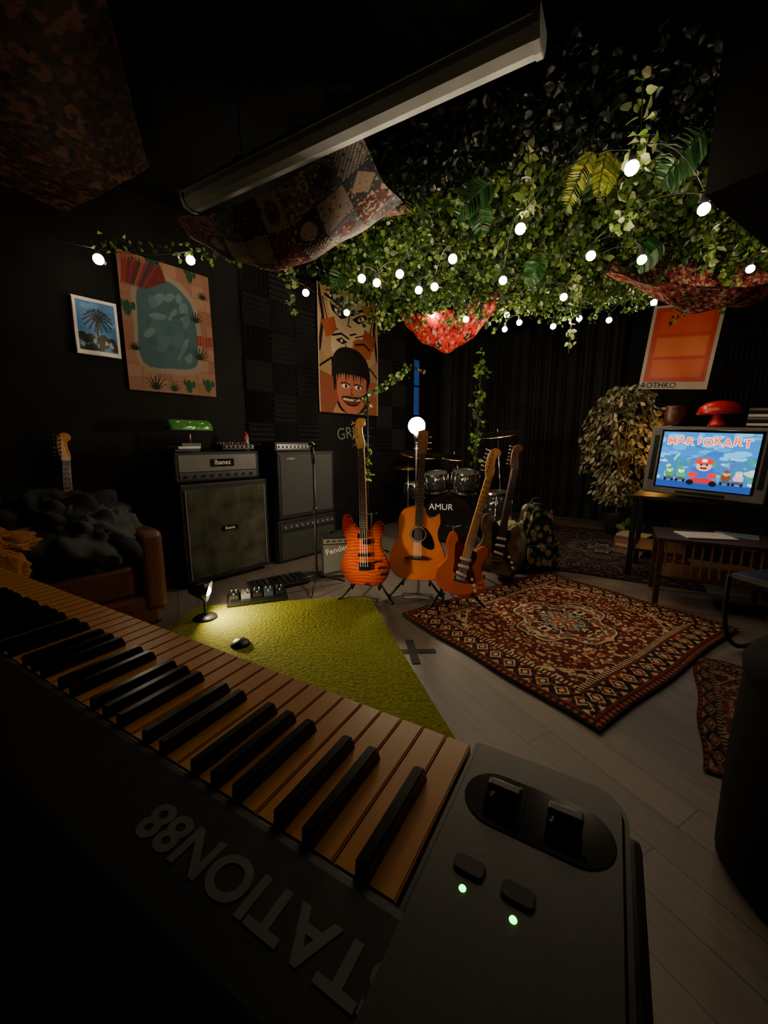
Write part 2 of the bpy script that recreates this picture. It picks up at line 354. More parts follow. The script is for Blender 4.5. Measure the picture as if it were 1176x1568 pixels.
# ================= RUGS =================
def sm2(n,k):
    for _ in range(k): n=(n+np.roll(n,1,0)+np.roll(n,-1,0)+np.roll(n,1,1)+np.roll(n,-1,1))/5
    return n
def ornament(h,w,k,seed):
    r=np.random.default_rng(seed); q=r.normal(size=(h,w)); q=sm2(q,k); q=q+q[::-1]; q=q+q[:,::-1]
    q/=q.std(); return q
def persian(w,h,field,border,cream,accent,dark,seed=1,k=14):
    a=np.zeros((h,w,3)); a[:]=hx(field)
    o=ornament(h,w,k,seed); o2=ornament(h,w,k-4,seed+5); o3=ornament(h,w,4,seed+8)
    X,Y=np.meshgrid(np.arange(w),np.arange(h)); de=np.minimum(np.minimum(X,w-1-X),np.minimum(Y,h-1-Y))
    a[o2>1.3]=hx(accent); a[(o<-1.05)]=hx(dark); a[(o<-1.5)]=hx(cream); a[(o>.62)&(o<=.85)]=hx(dark); a[o>.85]=hx(cream); a[o>1.7]=hx(accent)
    U=(X-w/2)/(w/2);V=(Y-h/2)/(h/2)
    q=np.abs(U)+np.abs(V)*.95
    sp=(q>1.12); a[sp]=np.array(hx(border)); a[sp&(o>.25)&(o<=.5)]=hx(dark); a[sp&(o>.5)]=hx(cream); a[sp&(o2<-1.1)]=hx(accent); a[sp&(o2<-1.6)]=hx(cream)
    a[np.abs(q-1.12)<.010]=hx(cream)
    r=np.abs(U)*1.15+np.abs(V)*1.05+.06*np.cos(np.arctan2(V,U)*8)
    for R_,c_ in [(.60,dark),(.575,cream),(.55,'#3f4c50'),(.43,dark),(.415,cream),(.40,field),(.27,dark),(.255,'#7f8a80'),(.16,accent),(.09,cream),(.04,dark)]:
        a[r<R_]=hx(c_)
    a[(r<.55)&(r>.43)&(o2>.4)]=hx(accent); a[(r<.55)&(r>.43)&(o2<-.5)]=hx(cream)
    a[(r<.40)&(r>.27)&(o>.3)]=hx(cream); a[(r<.40)&(r>.27)&(o2>.7)]=hx(dark); a[(r<.255)&(r>.16)&(o3>.6)]=hx(dark)
    bw=int(w*.13)
    per=np.where((np.minimum(X,w-1-X)<np.minimum(Y,h-1-Y)),Y-h//2,X-w//2)
    def motif(p,d,P,D): 
        q=(p%P)/P-.5; s=d/D-.5; return np.cos(q*2*pi)*.5+np.cos(s*2*pi)*.5, np.abs(q)+np.abs(s)
    a[de<bw]=hx(field)
    f1=de<int(bw*.2); a[f1]=hx(dark); mm,dd=motif(per,de,9,bw*.2); a[f1&(mm>.35)]=hx(accent)
    m2=(de>=int(bw*.27))&(de<int(bw*.8)); a[m2]=hx(dark)
    mm,dd=motif(per,de-bw*.27,26,bw*.53)
    a[m2&(dd<.40)]=hx(cream); a[m2&(dd<.30)]=hx(border); a[m2&(dd<.16)]=hx(cream); a[m2&(dd>.80)]=hx(cream); a[m2&(o3>1.25)]=hx(accent)
    m3=(de>=int(bw*.86))&(de<bw); a[m3]=hx(cream); a[m3&(per%6<3)]=hx(dark)
    a*=(.8+.4*rng.random((h,w,1)))*(.9+.12*sm2(rng.normal(size=(h,w)),12)[...,None]*6).clip(.6,1.3); return a
RUGB=mat('rug_backing','#1a0e0a',.95)
def rug(name,loc,rot,w,h,a,thick=.009):
    e=emp(name,loc,rot)
    gridmesh(e,'pile',a,lambda U,V:((U-.5)*w+.006*np.sin(V*14),(V-.5)*h+.006*np.sin(U*11),U*0+thick+.0015*np.sin(U*23)*np.sin(V*17)),WOVEN,False)
    box(e,'backing',(0,0,thick/2-.001),(w-.012,h-.012,thick-.003),RUGB)
    return e
a=persian(440,360,'#5a1a12','#45120f','#bca078','#8a3a1c','#140f0e')*.85
rug('persian_rug',(1.151,2.425,.0115),math.radians(34),1.60,1.34,a)
a=persian(300,210,'#33222a','#2c1c28','#62504e','#50303a','#100f12',11,10)*.7
rug('persian_rug',(2.40,4.27,.001),math.radians(60),2.15,1.5,a)
a=persian(170,230,'#4a1c15','#3d1712','#8f7358','#7a3420','#140f0d',21,8)*.5
cc=Vector((1.13,1.24))+Vector((.583,.812))*.48+Vector((.812,-.583))*.33
rug('persian_rug',(cc.x,cc.y,.001),math.radians(-35.7),.66,.96,a)
GR=mat('green_shag_wool','#62641e',.95,var=.30,scale=55,bump=1.0,spec=.1)
e=emp('green_rug',(0,0,0))
pts=[(-.11,2.86),(-.5,2.80),(-.95,2.72),(-1.30,2.67),(-1.45,1.75),(-1.2,1.25),(.05,1.05),(.36,1.10),(.24,1.52),(.07,2.15)]
bm=bmesh.new(); vs=[bm.verts.new((x,y,.001)) for x,y in pts]; f=bm.faces.new(vs); ex=bmesh.ops.extrude_face_region(bm,geom=[f])
for v in ex['geom']:
    if isinstance(v,bmesh.types.BMVert): v.co.z=.016
frombm('pile',bm,e,GR)
e=emp('floor_tape_cross',(.16,2.07,.001),math.radians(20)); TP=mat('black_tape',(.01,.01,.01),.6,spec=.2)
box(e,'tape_strip',(0,0,.001),(.26,.045,.001),TP,rot=(0,0,math.radians(-18)));box(e,'tape_strip_2',(0,0,.0022),(.26,.045,.001),TP,rot=(0,0,math.radians(75)))

# ================= KEYBOARD =================
KB=emp('keyboard_controller',(.0797,.322,.88),math.radians(-29.7))
KEYW=mat('keyboard_white_key','#b0783a',.3,var=.06); KEYB=mat('keyboard_black_key',(.005,.005,.005),.22)
CASE=mat('keyboard_case',(.005,.005,.0055),.55,bump=.15,scale=250,bd=.0008,spec=.25); CASE2=mat('keyboard_end_cap',(.018,.018,.019),.45,bump=.12,scale=250,bd=.0008,spec=.4)
KW=1.222/52
bm=bmesh.new()
for i in range(52):
    r=bmesh.ops.create_cube(bm,size=1); vs=r['verts']; bmesh.ops.scale(bm,vec=(KW-.0014,.147,.02),verts=vs); bmesh.ops.translate(bm,vec=(-(i+.5)*KW,-.0735,-.01),verts=vs)
bmesh.ops.bevel(bm,geom=bm.edges[:],offset=.0012,segments=2,affect='EDGES')
frombm('white_keys',bm,KB,KEYW)
bm=bmesh.new()
for i in range(51):
    nm='ABCDEFG'[i%7]
    if nm in 'ACDFG':
        x=-(i+1)*KW+{'A':-.0015,'C':.0015,'D':-.0015,'F':.002,'G':0}[nm]
        r=bmesh.ops.create_cube(bm,size=1); vs=r['verts']
        bmesh.ops.scale(bm,vec=(.0125,.094,.02),verts=vs)
        for v in vs:
            if v.co.z>0:
                v.co.x*=.78
                if v.co.y>0: v.co.y-=.006
        bmesh.ops.translate(bm,vec=(x,-.099,.002),verts=vs)
bmesh.ops.bevel(bm,geom=bm.edges[:],offset=.0015,segments=2,affect='EDGES')
frombm('black_keys',bm,KB,KEYB)
box(KB,'rear_panel',(-.545,-.19,-.028),(1.36,.084,.066),CASE,.008,seg=3)
box(KB,'bottom_tray',(-.545,-.108,-.05),(1.36,.235,.03),CASE,.006)
box(KB,'front_lip',(-.611,.004,-.04),(1.226,.008,.03),CASE,.002)
def rounded(par,name,x0,y0,x1,y1,r,z0,z1,mt,corners=(1,1,1,1),bev=.004):
    pts=[]
    for (cx,cy,a0,on) in [(x1-r,y1-r,0,corners[0]),(x0+r,y1-r,90,corners[1]),(x0+r,y0+r,180,corners[2]),(x1-r,y0+r,270,corners[3])]:
        if on:
            for k in range(9): t=math.radians(a0+90*k/8); pts.append((cx+r*math.cos(t),cy+r*math.sin(t)))
        else: pts.append((cx+(r if a0 in(0,270) else -r),cy+(r if a0 in(0,90) else -r)))
    bm=bmesh.new(); vs=[bm.verts.new((x,y,z0)) for x,y in pts]; f=bm.faces.new(vs); ex=bmesh.ops.extrude_face_region(bm,geom=[f])
    for v in ex['geom']:
        if isinstance(v,bmesh.types.BMVert): v.co.z=z1
    if bev:
        ed=[x for x in bm.edges if abs(x.verts[0].co.z-z1)<1e-6 and abs(x.verts[1].co.z-z1)<1e-6]; bmesh.ops.bevel(bm,geom=ed,offset=bev,segments=3,affect='EDGES')
    return frombm(name,bm,par,mt)
rounded(KB,'end_cap',.003,-.225,.122,.004,.026,-.06,.006,CASE2,(1,0,0,0),.005)
rounded(KB,'wheel_well',.012,-.076,.114,-.028,.0235,.0055,.0068,BLKG,bev=.0006)
for i,x in enumerate((.040,.082)):
    cyl(KB,'wheel_%d'%(i+1),(x-.011,-.052,-.006),(x+.011,-.052,-.006),.022,BLKG,seg=40)
    box(KB,'wheel_grip_%d'%(i+1),(x,-.050,.0160),(.023,.007,.005),BLK,.0015)
    box(KB,'wheel_slot_%d'%(i+1),(x+.0135,-.052,.0072),(.003,.034,.003),BLKG)
LED=mat('green_led',(.0,.4,.0),.4,emit=9,ecol=(.04,1,.07))
for x,y in ((.033,-.1235),(.063,-.125)):
    rounded(KB,'octave_button',x-.010,y+.008,x+.010,y+.020,.004,.005,.0078,CASE,bev=.001)
    sph(KB,'octave_led',(x,y,.0058),(.0023,.0023,.0013),LED,12)
text(KB,'front_print','KEYSTATION88',(-.044,-.187,.0053),.035,mat('keyboard_print',(.055,.055,.055),.5),rot=(0,0,pi),ext=.0003,sx=1.12,off=.0009)
KS=emp('keyboard_desk',(.0797,.322,0),math.radians(-29.7))
DSK=mat('desk_black',(.003,.003,.003),.8,spec=.1)
box(KS,'desk_top',(-.72,-.36,.795),(1.5,.60,.035),DSK,.004)
for x in (-1.42,-.02):
    for y in (-.62,-.1): box(KS,'desk_leg',(x,y,.389),(.05,.05,.777),DSK,.004)
box(KS,'modesty_panel',(-.72,-.62,.5),(1.36,.02,.5),DSK)

# ================= GUITARS =================
STRAT=[(0,0),(-.09,.01),(-.15,.06),(-.16,.13),(-.125,.205),(-.12,.26),(-.145,.32),(-.14,.395),(-.105,.41),(-.07,.36),(-.03,.32),(.03,.315),(.055,.33),(.085,.365),(.12,.36),(.132,.315),(.115,.26),(.12,.205),(.155,.15),(.165,.08),(.12,.015),(.05,-.005)]
def electric(name,loc,rot,bodymat,guard,bodyscale=(1,1),total=1.0,neckmat=MAPLE,fb=MAPLE,headmat=MAPLE,bass=False,scale=1.0):
    e=emp(name,loc,rot,scale)
    sx,sz=bodyscale; top=.33*sz
    plate(e,'body',[(x*sx,z*sz) for x,z in STRAT],-.022,.022,bodymat,.006)
    hl=.19 if not bass else .22; nut=total-hl
    w0,w1=(.028,.021)
    z0=top-.06
    plate(e,'neck',[(-w0,z0),(w0,z0),(w1,nut),(-w1,nut)],-.03,-.005,neckmat,.003,0)
    plate(e,'fingerboard',[(-w0,z0-.01),(w0,z0-.01),(w1,nut),(-w1,nut)],-.036,-.03,fb,0,0)
    bm=bmesh.new(); sc=(nut-(.13*sz))
    for k in range(1,21):
        z=nut-sc*(1-2**(-k/12)); 
        if z<z0: break
        ww=w1+(w0-w1)*(nut-z)/(nut-z0); r=bmesh.ops.create_cube(bm,size=1); bmesh.ops.scale(bm,vec=(2*ww,.002,.002),verts=r['verts']); bmesh.ops.translate(bm,vec=(0,-.037,z),verts=r['verts'])
        if k in (3,5,7,9,15,17,19): 
            r=bmesh.ops.create_cube(bm,size=1); bmesh.ops.scale(bm,vec=(.007,.001,.007),verts=r['verts']); bmesh.ops.translate(bm,vec=(0,-.0365,z+sc*.02),verts=r['verts'])
    frombm('frets',bm,e,STEEL)
    h=hl
    plate(e,'headstock',[(-w1,nut-.005),(-.032,nut+.02),(-.042,nut+h*.3),(-.044,nut+h*.6),(-.038,nut+h*.86),(-.01,nut+h),(.025,nut+h*.95),(.032,nut+h*.78),(.012,nut+h*.68),(.014,nut+h*.45),(.026,nut+h*.2),(w1,nut)],-.028,-.012,headmat,.002,4)
    n=4 if bass else 6
    for k in range(n):
        z=nut+.03+k*(h*.72/(n-1)); x=-.046
        cyl(e,'tuner_%d'%(k+1),(x+.008,-.02,z),(x-.012,-.02,z),.003,CHR,seg=8); sph(e,'tuner_key_%d'%(k+1),(x-.018,-.02,z),(.009,.004,.007 if not bass else .012),CHR,10)
        cyl(e,'peg_%d'%(k+1),(x+.022,-.028,z),(x+.022,-.037,z),.0045,CHR,seg=10)
    zb=.11*sz
    for k in range(n):
        t=(k/(n-1)-.5); tube(e,'string_%d'%(k+1),[(t*.052,-.043,zb),(t*.036,-.04,nut),(-.024,-.035,nut+.03+k*h*.72/(n-1))],.0008 if not bass else .0013,STEEL)
    box(e,'bridge',(0,-.03,zb),(.085,.016,.04 if not bass else .06),CHR if not bass else DKM,.003)
    if guard:
        plate(e,'pickguard',[(x*.80,(.05+z*.86)*sz) for x,z in [(-.03,.33),(-.085,.37),(-.115,.33),(-.085,.2),(-.075,.13),(-.04,.1),(.05,.085),(.1,.06),(.13,.09),(.09,.16),(.07,.2),(.085,.27),(.07,.31),(.03,.32)]],-.0255,-.022,guard,0,4)
    pk=WHITE if not bass else BLKG
    if not bass:
        for zz,rr in ((.255,0),(.205,0),(.150,.18)): box(e,'pickup',(0,-.031,zz*sz),(.075,.014,.018),pk,.004,rot=(0,rr,0))
    else:
        box(e,'pickup_1',(-.018,-.031,.285*sz),(.055,.014,.036),pk,.004);box(e,'pickup_2',(.022,-.031,.25*sz),(.055,.014,.036),pk,.004);box(e,'pickup_3',(0,-.031,.175*sz),(.09,.014,.024),pk,.004)
    for (x,z) in ((.075,.135),(.1,.1),(.115,.065)): cyl(e,'knob',(x*sx,-.024,z*sz),(x*sx,-.042,z*sz),.0095,BLK if bass else WHITE,seg=14)
    return e
def gstand(name,loc,rz,h=.62,lean=.12):
    e=emp(name,loc,rz)
    cyl(e,'pole',(0,.16,.12),(0,.10+lean,h),.009,BLK,seg=10)
    for s in (-1,1):
        cyl(e,'front_leg_%d'%(s+2),(0,.16,.2),(s*.2,-.04,.012),.009,BLK,seg=10)
        tube(e,'cradle_%d'%(s+2),[(0,.15,.16),(s*.10,.12,.12),(s*.10,-.02,.10),(s*.10,-.05,.14)],.009,BLK)
        sph(e,'foot_%d'%(s+2),(s*.2,-.04,.014),.013,BLK,10)
        tube(e,'neck_fork_%d'%(s+2),[(0,.10+lean,h-.02),(s*.045,.09+lean,h),(s*.045,.02+lean,h+.01)],.007,BLK)
    cyl(e,'rear_leg',(0,.16,.2),(0,.36,.012),.009,BLK,seg=10)
    return e
lean=math.radians(-7)
BASSM=mat_burst('flamed_sunburst','#ff6a1c','#7a1606',0,.22,.2,.27,flame=1)
electric('electric_bass_guitar',(-.135,2.83,.115),(lean,math.radians(-2.5),math.radians(-8)),BASSM,None,(1.10,1.28),1.22,MAPLE,ROSE,MAPLE,bass=True)
gstand('guitar_stand',(-.13,2.80,0),math.radians(-8))
CORAL=mat_burst('coral_lacquer','#fa7c3e','#f06a34',0,.2,.2,.25,start=.4)
TORT=mat('tortoiseshell_guard','#6a1a10',.2,var=.6,scale=30,coat=.5)
electric('electric_guitar',(.50,2.68,.10),(lean,math.radians(14.5),math.radians(-6)),CORAL,TORT,(1.04,1.0),1.02,MAPLE,MAPLE,MAPLE,scale=1.03)
gstand('guitar_stand',(.51,2.66,0),math.radians(0),.55)
CAMO=mat('camouflage_lacquer','#5a4a34',.45,var=.8,scale=14)
electric('electric_guitar',(.86,3.02,.14),(lean,math.radians(11),math.radians(4)),CAMO,BLK,(1.15,1.1),1.02,ROSE,ROSE,WOOD)
gstand('guitar_stand',(.87,3.02,0),math.radians(6),.55)
e=electric('electric_guitar',rm(.68,3.50,.20),(math.radians(-2),math.radians(3),R50-.3),mat('cream_lacquer','#5a4a38',.3),BLK,(1,1),1.02,MAPLE,ROSE,MAPLE)
box(e,'wall_hanger',(0,.04,.80),(.06,.10,.03),BLK,.004)
AC=emp('acoustic_guitar',(.245,2.88,.14),(lean,math.radians(1.5),math.radians(-8)))
SPR=mat_burst('spruce_top','#fa9048','#e87a38',0,.25,.26,.36,start=.5); SIDE=mat('mahogany_side','#5a2614',.3,scale=25)
OUT=[(0,0),(-.12,.01),(-.19,.07),(-.207,.16),(-.18,.25),(-.148,.32),(-.15,.40),(-.148,.47),(-.11,.53),(-.03,.548),(.03,.545),(.05,.50),(.08,.47),(.115,.475),(.148,.50),(.158,.44),(.143,.38),(.148,.32),(.18,.25),(.207,.16),(.19,.07),(.12,.01)]
plate(AC,'body',OUT,-.048,.05,SIDE,.004)
plate(AC,'top',[(x*.985,z*.985+.004) for x,z in OUT],-.0505,-.048,SPR,0)
def disc(par,name,c,r,y0,y1,mt,n=32):
    return plate(par,name,[(c[0]+r*math.cos(2*pi*k/n),c[1]+r*math.sin(2*pi*k/n)) for k in range(n)],y0,y1,mt,0,0)
disc(AC,'rosette',(0,.345),.062,-.0515,-.0505,ROSE);disc(AC,'rosette_ring',(0,.345),.057,-.052,-.0515,IVORY);disc(AC,'soundhole',(0,.345),.052,-.0526,-.052,BLK)
plate(AC,'pickguard',[(.03,.40),(.06,.385),(.1,.33),(.12,.26),(.1,.235),(.05,.25),(.02,.285),(.05,.31),(.062,.345)],-.0524,-.0505,BLKG,0,4)
plate(AC,'bridge',[(-.08,.155),(.08,.155),(.085,.17),(.04,.185),(-.04,.185),(-.085,.17)],-.06,-.0505,ROSE,.002,3)
plate(AC,'neck',[(-.028,.5),(.028,.5),(.022,.93),(-.022,.93)],-.055,-.03,WOOD,.003,0)
plate(AC,'fingerboard',[(-.029,.40),(.029,.40),(.022,.93),(-.022,.93)],-.061,-.055,ROSE,0,0)
bm=bmesh.new()
for k in range(1,20):
    z=.93-.76*(1-2**(-k/12)); r=bmesh.ops.create_cube(bm,size=1); bmesh.ops.scale(bm,vec=(.05,.002,.002),verts=r['verts']); bmesh.ops.translate(bm,vec=(0,-.062,z),verts=r['verts'])
frombm('frets',bm,AC,STEEL)
plate(AC,'headstock',[(-.022,.925),(-.034,.95),(-.038,1.09),(-.02,1.10),(0,1.108),(.02,1.10),(.038,1.09),(.034,.95),(.022,.925)],-.052,-.036,WOOD,.002,2)
for k in range(6):
    s=-1 if k<3 else 1; z=.97+(k%3)*.042
    cyl(AC,'tuner_%d'%(k+1),(s*.03,-.044,z),(s*.05,-.044,z),.003,CHR,seg=8); sph(AC,'tuner_key_%d'%(k+1),(s*.056,-.044,z),(.008,.004,.007),CHR,10)
    cyl(AC,'peg_%d'%(k+1),(s*.02,-.052,z),(s*.02,-.06,z),.004,CHR,seg=8)
    t=(k/5-.5); tube(AC,'string_%d'%(k+1),[(t*.055,-.064,.17),(t*.036,-.065,.93),(s*.02,-.057,z)],.0008,STEEL)
gstand('guitar_stand',(.245,2.88,0),math.radians(-8),.66,.16)
m,nt,b=base('floral_fabric'); N=nt.nodes.new; L=nt.links.new
tc=N('ShaderNodeTexCoord'); vo=N('ShaderNodeTexVoronoi'); vo.inputs['Scale'].default_value=15; L(tc.outputs['Object'],vo.inputs[0])
r=N('ShaderNodeValToRGB'); cr=r.color_ramp; cr.interpolation='CONSTANT'; cr.elements[0].color=(*hx('#b5482c'),1); cr.elements[1].position=.22; cr.elements[1].color=(*hx('#8f8a6a'),1)
x=cr.elements.new(.36); x.color=(*hx('#4a5c3a'),1); x=cr.elements.new(.48); x.color=(*hx('#101210'),1); L(vo.outputs['Distance'],r.inputs[0]); L(r.outputs[0],b.inputs['Base Color']); b.inputs['Roughness'].default_value=.8
e=emp('floral_gig_bag',(1.35,3.50,0),math.radians(10))
pl=plate(e,'bag_body',[(-.20,.02),(.18,.02),(.22,.15),(.19,.30),(.15,.42),(.13,.56),(.03,.62),(-.10,.60),(-.14,.44),(-.19,.32),(-.22,.14)],-.09,.09,m,.045,4)
tube(e,'bag_handle',[(-.06,0,.60),(-.05,0,.67),(.05,0,.67),(.06,0,.60)],.01,BLK,bez=True); tube(e,'zip',[(-.17,-.094,.08),(-.14,-.094,.30),(-.08,-.094,.52),(.06,-.094,.54),(.11,-.094,.42),(.15,-.094,.10)],.004,BLK,bez=True)
box(e,'front_pocket',(0,-.10,.17),(.24,.04,.2),m,.015)
e=emp('backpack',(1.03,3.28,0)); sph(e,'bag_body',(0,0,.27),(.16,.11,.25),mat('camo_fabric','#6a664a',.85,var=.8,scale=14),32,.15,3,.3); tube(e,'strap',[(-.06,-.08,.42),(-.08,-.14,.3),(-.06,-.12,.12)],.012,BLK,bez=True); box(e,'front_pocket',(0,-.1,.18),(.18,.05,.15),mat('pocket_fabric','#3c4030',.85,var=.6,scale=18),.02)

# ================= AMPS =================
def knobs(par,n,x0,x1,y,z,r=.009,mt=BLK):
    for k in range(n): cyl(par,'knob_%d'%(k+1),(x0+(x1-x0)*k/(n-1),y,z),(x0+(x1-x0)*k/(n-1),y-.014,z),r,mt,seg=12)
def corners(par,w,d,h,z0):
    for sx in (-1,1):
        for sz in (0,1): sph(par,'corner_%d%d'%(sx+1,sz),(sx*(w/2-.014),-d/2+.014,z0+(h-.034)*sz+.017),.018,BLK,10)
e=emp('speaker_cabinet',rm(1.69,3.29),R50)
box(e,'cabinet',(0,0,.435),(.76,.34,.80),BLKM,.012); box(e,'grille',(0,-.172,.43),(.69,.01,.72),mat('worn_grille','#2c2e20',.9,var=.8,scale=7,bump=.3,bd=.003),.003); corners(e,.76,.34,.80,.035)
for sx in (-.3,.3): cyl(e,'caster',(sx,-.12,.018),(sx+.03,-.12,.018),.017,BLK);cyl(e,'caster',(sx,.12,.018),(sx+.03,.12,.018),.017,BLK)
box(e,'badge',(.0,-.18,.45),(.14,.006,.035),BLKG); text(e,'badge_text','Ibanez',(0,-.1845,.45),.035,IVORY)
for sx in (-1,1): box(e,'side_handle',(sx*.379,0,.5),(.006,.12,.05),BLKG)
for s in (-1,1): box(e,'grille_trim_%d'%s,(s*.345,-.178,.43),(.006,.006,.72),SILV)
e=emp('amplifier_head',rm(1.66,3.29,.842),R50)
box(e,'housing',(0,0,.122),(.72,.28,.23),BLKM,.01); box(e,'front_grille',(0,-.141,.15),(.66,.006,.13),mat('head_grille',(.09,.09,.085),.6,.2),.002); box(e,'control_strip',(0,-.142,.05),(.66,.006,.05),mat('grey_strip',(.05,.05,.05),.4,.5),.002)
knobs(e,9,-.28,.28,-.145,.05); box(e,'logo_plate',(.02,-.146,.15),(.2,.006,.06),BLKG); text(e,'logo','Ibanez',(.02,-.150,.152),.055,IVORY); corners(e,.72,.28,.23,.007)
e=emp('combo_amplifier',rm(2.56,3.30),R50)
box(e,'cabinet',(0,0,.215),(.74,.32,.41),BLKM,.01); box(e,'grille',(0,-.161,.16),(.68,.008,.26),GRILL); box(e,'control_panel',(0,-.162,.35),(.68,.008,.06),mat('amp_panel',(.05,.05,.05),.4,.4)); knobs(e,10,-.3,.3,-.166,.35,.011,SILV); corners(e,.74,.32,.4,.012)
cyl(e,'foot',(.3,-.1,0),(.3,-.1,.012),.02,BLK);cyl(e,'foot',(-.3,-.1,0),(-.3,-.1,.012),.02,BLK)
e=emp('speaker_cabinet',rm(2.56,3.30,.422),R50)
box(e,'cabinet',(0,0,.325),(.70,.32,.64),BLKM,.01); box(e,'grille',(0,-.161,.33),(.64,.008,.57),mat('dark_grille',(.026,.026,.026),.85,bump=.5,scale=250,bd=.002)); corners(e,.70,.32,.63,.008); text(e,'badge','LANEY',(-.2,-.167,.58),.03,SILV)
e=emp('amplifier_head',rm(2.42,3.28,1.07),R50)
box(e,'housing',(0,0,.045),(.42,.22,.085),BLKM,.006); box(e,'panel',(0,-.111,.045),(.38,.005,.05),DKM); knobs(e,8,-.16,.16,-.113,.045,.009,SILV)
e=emp('practice_amplifier',(-.40,3.42,0),math.radians(10))
box(e,'cabinet',(0,0,.19),(.30,.2,.36),BLKM,.008); box(e,'grille',(0,-.101,.16),(.27,.006,.27),mat('silver_grille',(.10,.10,.095),.8,bump=.5,scale=200,bd=.002)); box(e,'control_panel',(0,-.102,.325),(.27,.006,.04),SILV); knobs(e,5,-.1,.1,-.105,.325,.007); text(e,'logo','Fender',(-.02,-.106,.25),.07,IVORY,rot=(pi/2,-.25,0)); corners(e,.3,.2,.36,.01)
tube(e,'handle',[(-.07,0,.37),(-.06,0,.395),(.06,0,.395),(.07,0,.37)],.007,BLK,bez=True)
cyl(e,'foot',(.1,0,0),(.1,0,.012),.015,BLK);cyl(e,'foot',(-.1,0,0),(-.1,0,.012),.015,BLK)
e=emp('bankers_lamp',rm(1.52,3.34,1.08),R50)
GRG=mat('green_glass','#3f7a38',.12,coat=.5,var=.3,scale=14); BRASS=mat('brass',(.6,.42,.15),.3,1)
lathe(e,'base',[(0,0),(.07,0),(.072,.012),(.05,.022),(.015,.03),(0,.032)],BRASS); cyl(e,'post',(0,0,.025),(0,0,.2),.007,BRASS)
vs=[];fs=[];n=16; xs=(-.18,-.178,-.168,-.15,.15,.168,.178,.18); ss=(.35,.6,.85,1,1,.85,.6,.35)
for i,x in enumerate(xs):
    s=ss[i]
    for k in range(n+1):
        t=pi*k/n; vs.append((x,-.07*s*math.cos(t),.17+.085*s*math.sin(t)))
for i in range(len(xs)-1):
    for k in range(n): fs.append((i*(n+1)+k,i*(n+1)+k+1,(i+1)*(n+1)+k+1,(i+1)*(n+1)+k))
fs.append(tuple(range(n+1)));fs.append(tuple(range((len(xs)-1)*(n+1),len(xs)*(n+1))))
me=bpy.data.meshes.new('shade'); me.from_pydata(vs,[],fs); link('shade',me,e,GRG,True)
e=emp('mixing_desk',rm(1.85,3.27,1.085),R50); box(e,'case',(0,0,.03),(.3,.2,.045),BLK,.006); knobs(e,7,-.12,.12,-.101,.035,.006,SILV)
for i in range(5):
    for j in range(3): cyl(e,'channel_knob',(-.11+i*.055,-.05+j*.05,.050),(-.11+i*.055,-.05+j*.05,.072),.007,random.choice([RED,SILV,SILV]),seg=10)
e=emp('spray_can',rm(2.04,3.36,1.08)); cyl(e,'can',(0,0,0),(0,0,.13),.022,SILV); lathe(e,'cap',[(0.022,.13),(.02,.15),(.009,.155),(.009,.17),(0,.17)],RED)
e=emp('book_stack',rm(1.40,3.20,1.082),R50+.1)
BC=mat('blue_cover','#26364a',.6)
for i in range(3): box(e,'book_%d'%(i+1),(.01*i,0,.012+.022*i),(.2,.12,.02),[BLK,PAPER,BC][i],.002,rot=(0,0,.15*i))

# ================= MIC STANDS / VINES =================
def vine(par,name,pts,n,size=.05,spread=.03,cols=None):
    P=[];D=[];pts=[Vector(p) for p in pts]
    for _ in range(n):
        t=random.random()*(len(pts)-1); i=int(t); q=pts[i].lerp(pts[i+1],t-i)
        P.append((q.x+random.gauss(0,spread),q.y+random.gauss(0,spread),q.z+random.gauss(0,spread))); D.append((random.gauss(0,1),random.gauss(0,1),random.gauss(-.5,.7)))
    leaves(par,name,P,D,rng.uniform(size*.6,size*1.3,n),greens(n,.7,1.6) if cols is None else cols)
def micstand(name,loc,h,boom=None,rz=0):
    e=emp(name,loc,rz)
    for k in range(3):
        t=2*pi*k/3+.5; cyl(e,'leg_%d'%(k+1),(0,0,.11),(.24*math.cos(t),.24*math.sin(t),.012),.008,BLK,seg=8)
    cyl(e,'pole',(0,0,.08),(0,0,h),.009,BLK,seg=10); cyl(e,'clutch',(0,0,h*.6),(0,0,h*.6+.06),.014,BLK,seg=12)
    if boom:
        cyl(e,'boom',(-boom[0]*.3,-boom[1]*.3,h-boom[2]*.3),(boom[0],boom[1],h+boom[2]),.006,DKM,seg=8)
        cyl(e,'microphone_body',(boom[0],boom[1],h+boom[2]),(boom[0]+.08,boom[1]-.02,h+boom[2]-.04),.013,BLK); sph(e,'microphone_grille',(boom[0]+.1,boom[1]-.025,h+boom[2]-.05),.024,DKM,12)
    else:
        cyl(e,'microphone_body',(0,0,h),(0,-.05,h+.12),.013,BLK); sph(e,'microphone_grille',(0,-.06,h+.14),.024,DKM,12)
    return e
micstand('microphone_stand',(-.54,3.08,0),1.0)
e=micstand('microphone_stand',(-.16,4.0,0),1.62,(.45,.1,.26))
vine(e,'ivy',[(0,0,.8),(0,0,1.6),(.2,.04,1.72),(.45,.1,1.9)],110,.05,.02)
e=emp('ivy_pole',(1.0,4.45,0)); cyl(e,'base',(0,0,0),(0,0,.02),.13,BLK); cyl(e,'pole',(0,0,.02),(.03,0,2.05),.009,BLK); vine(e,'ivy',[(0,0,.95),(.02,0,1.5),(.03,0,2.1)],120,.06,.03)

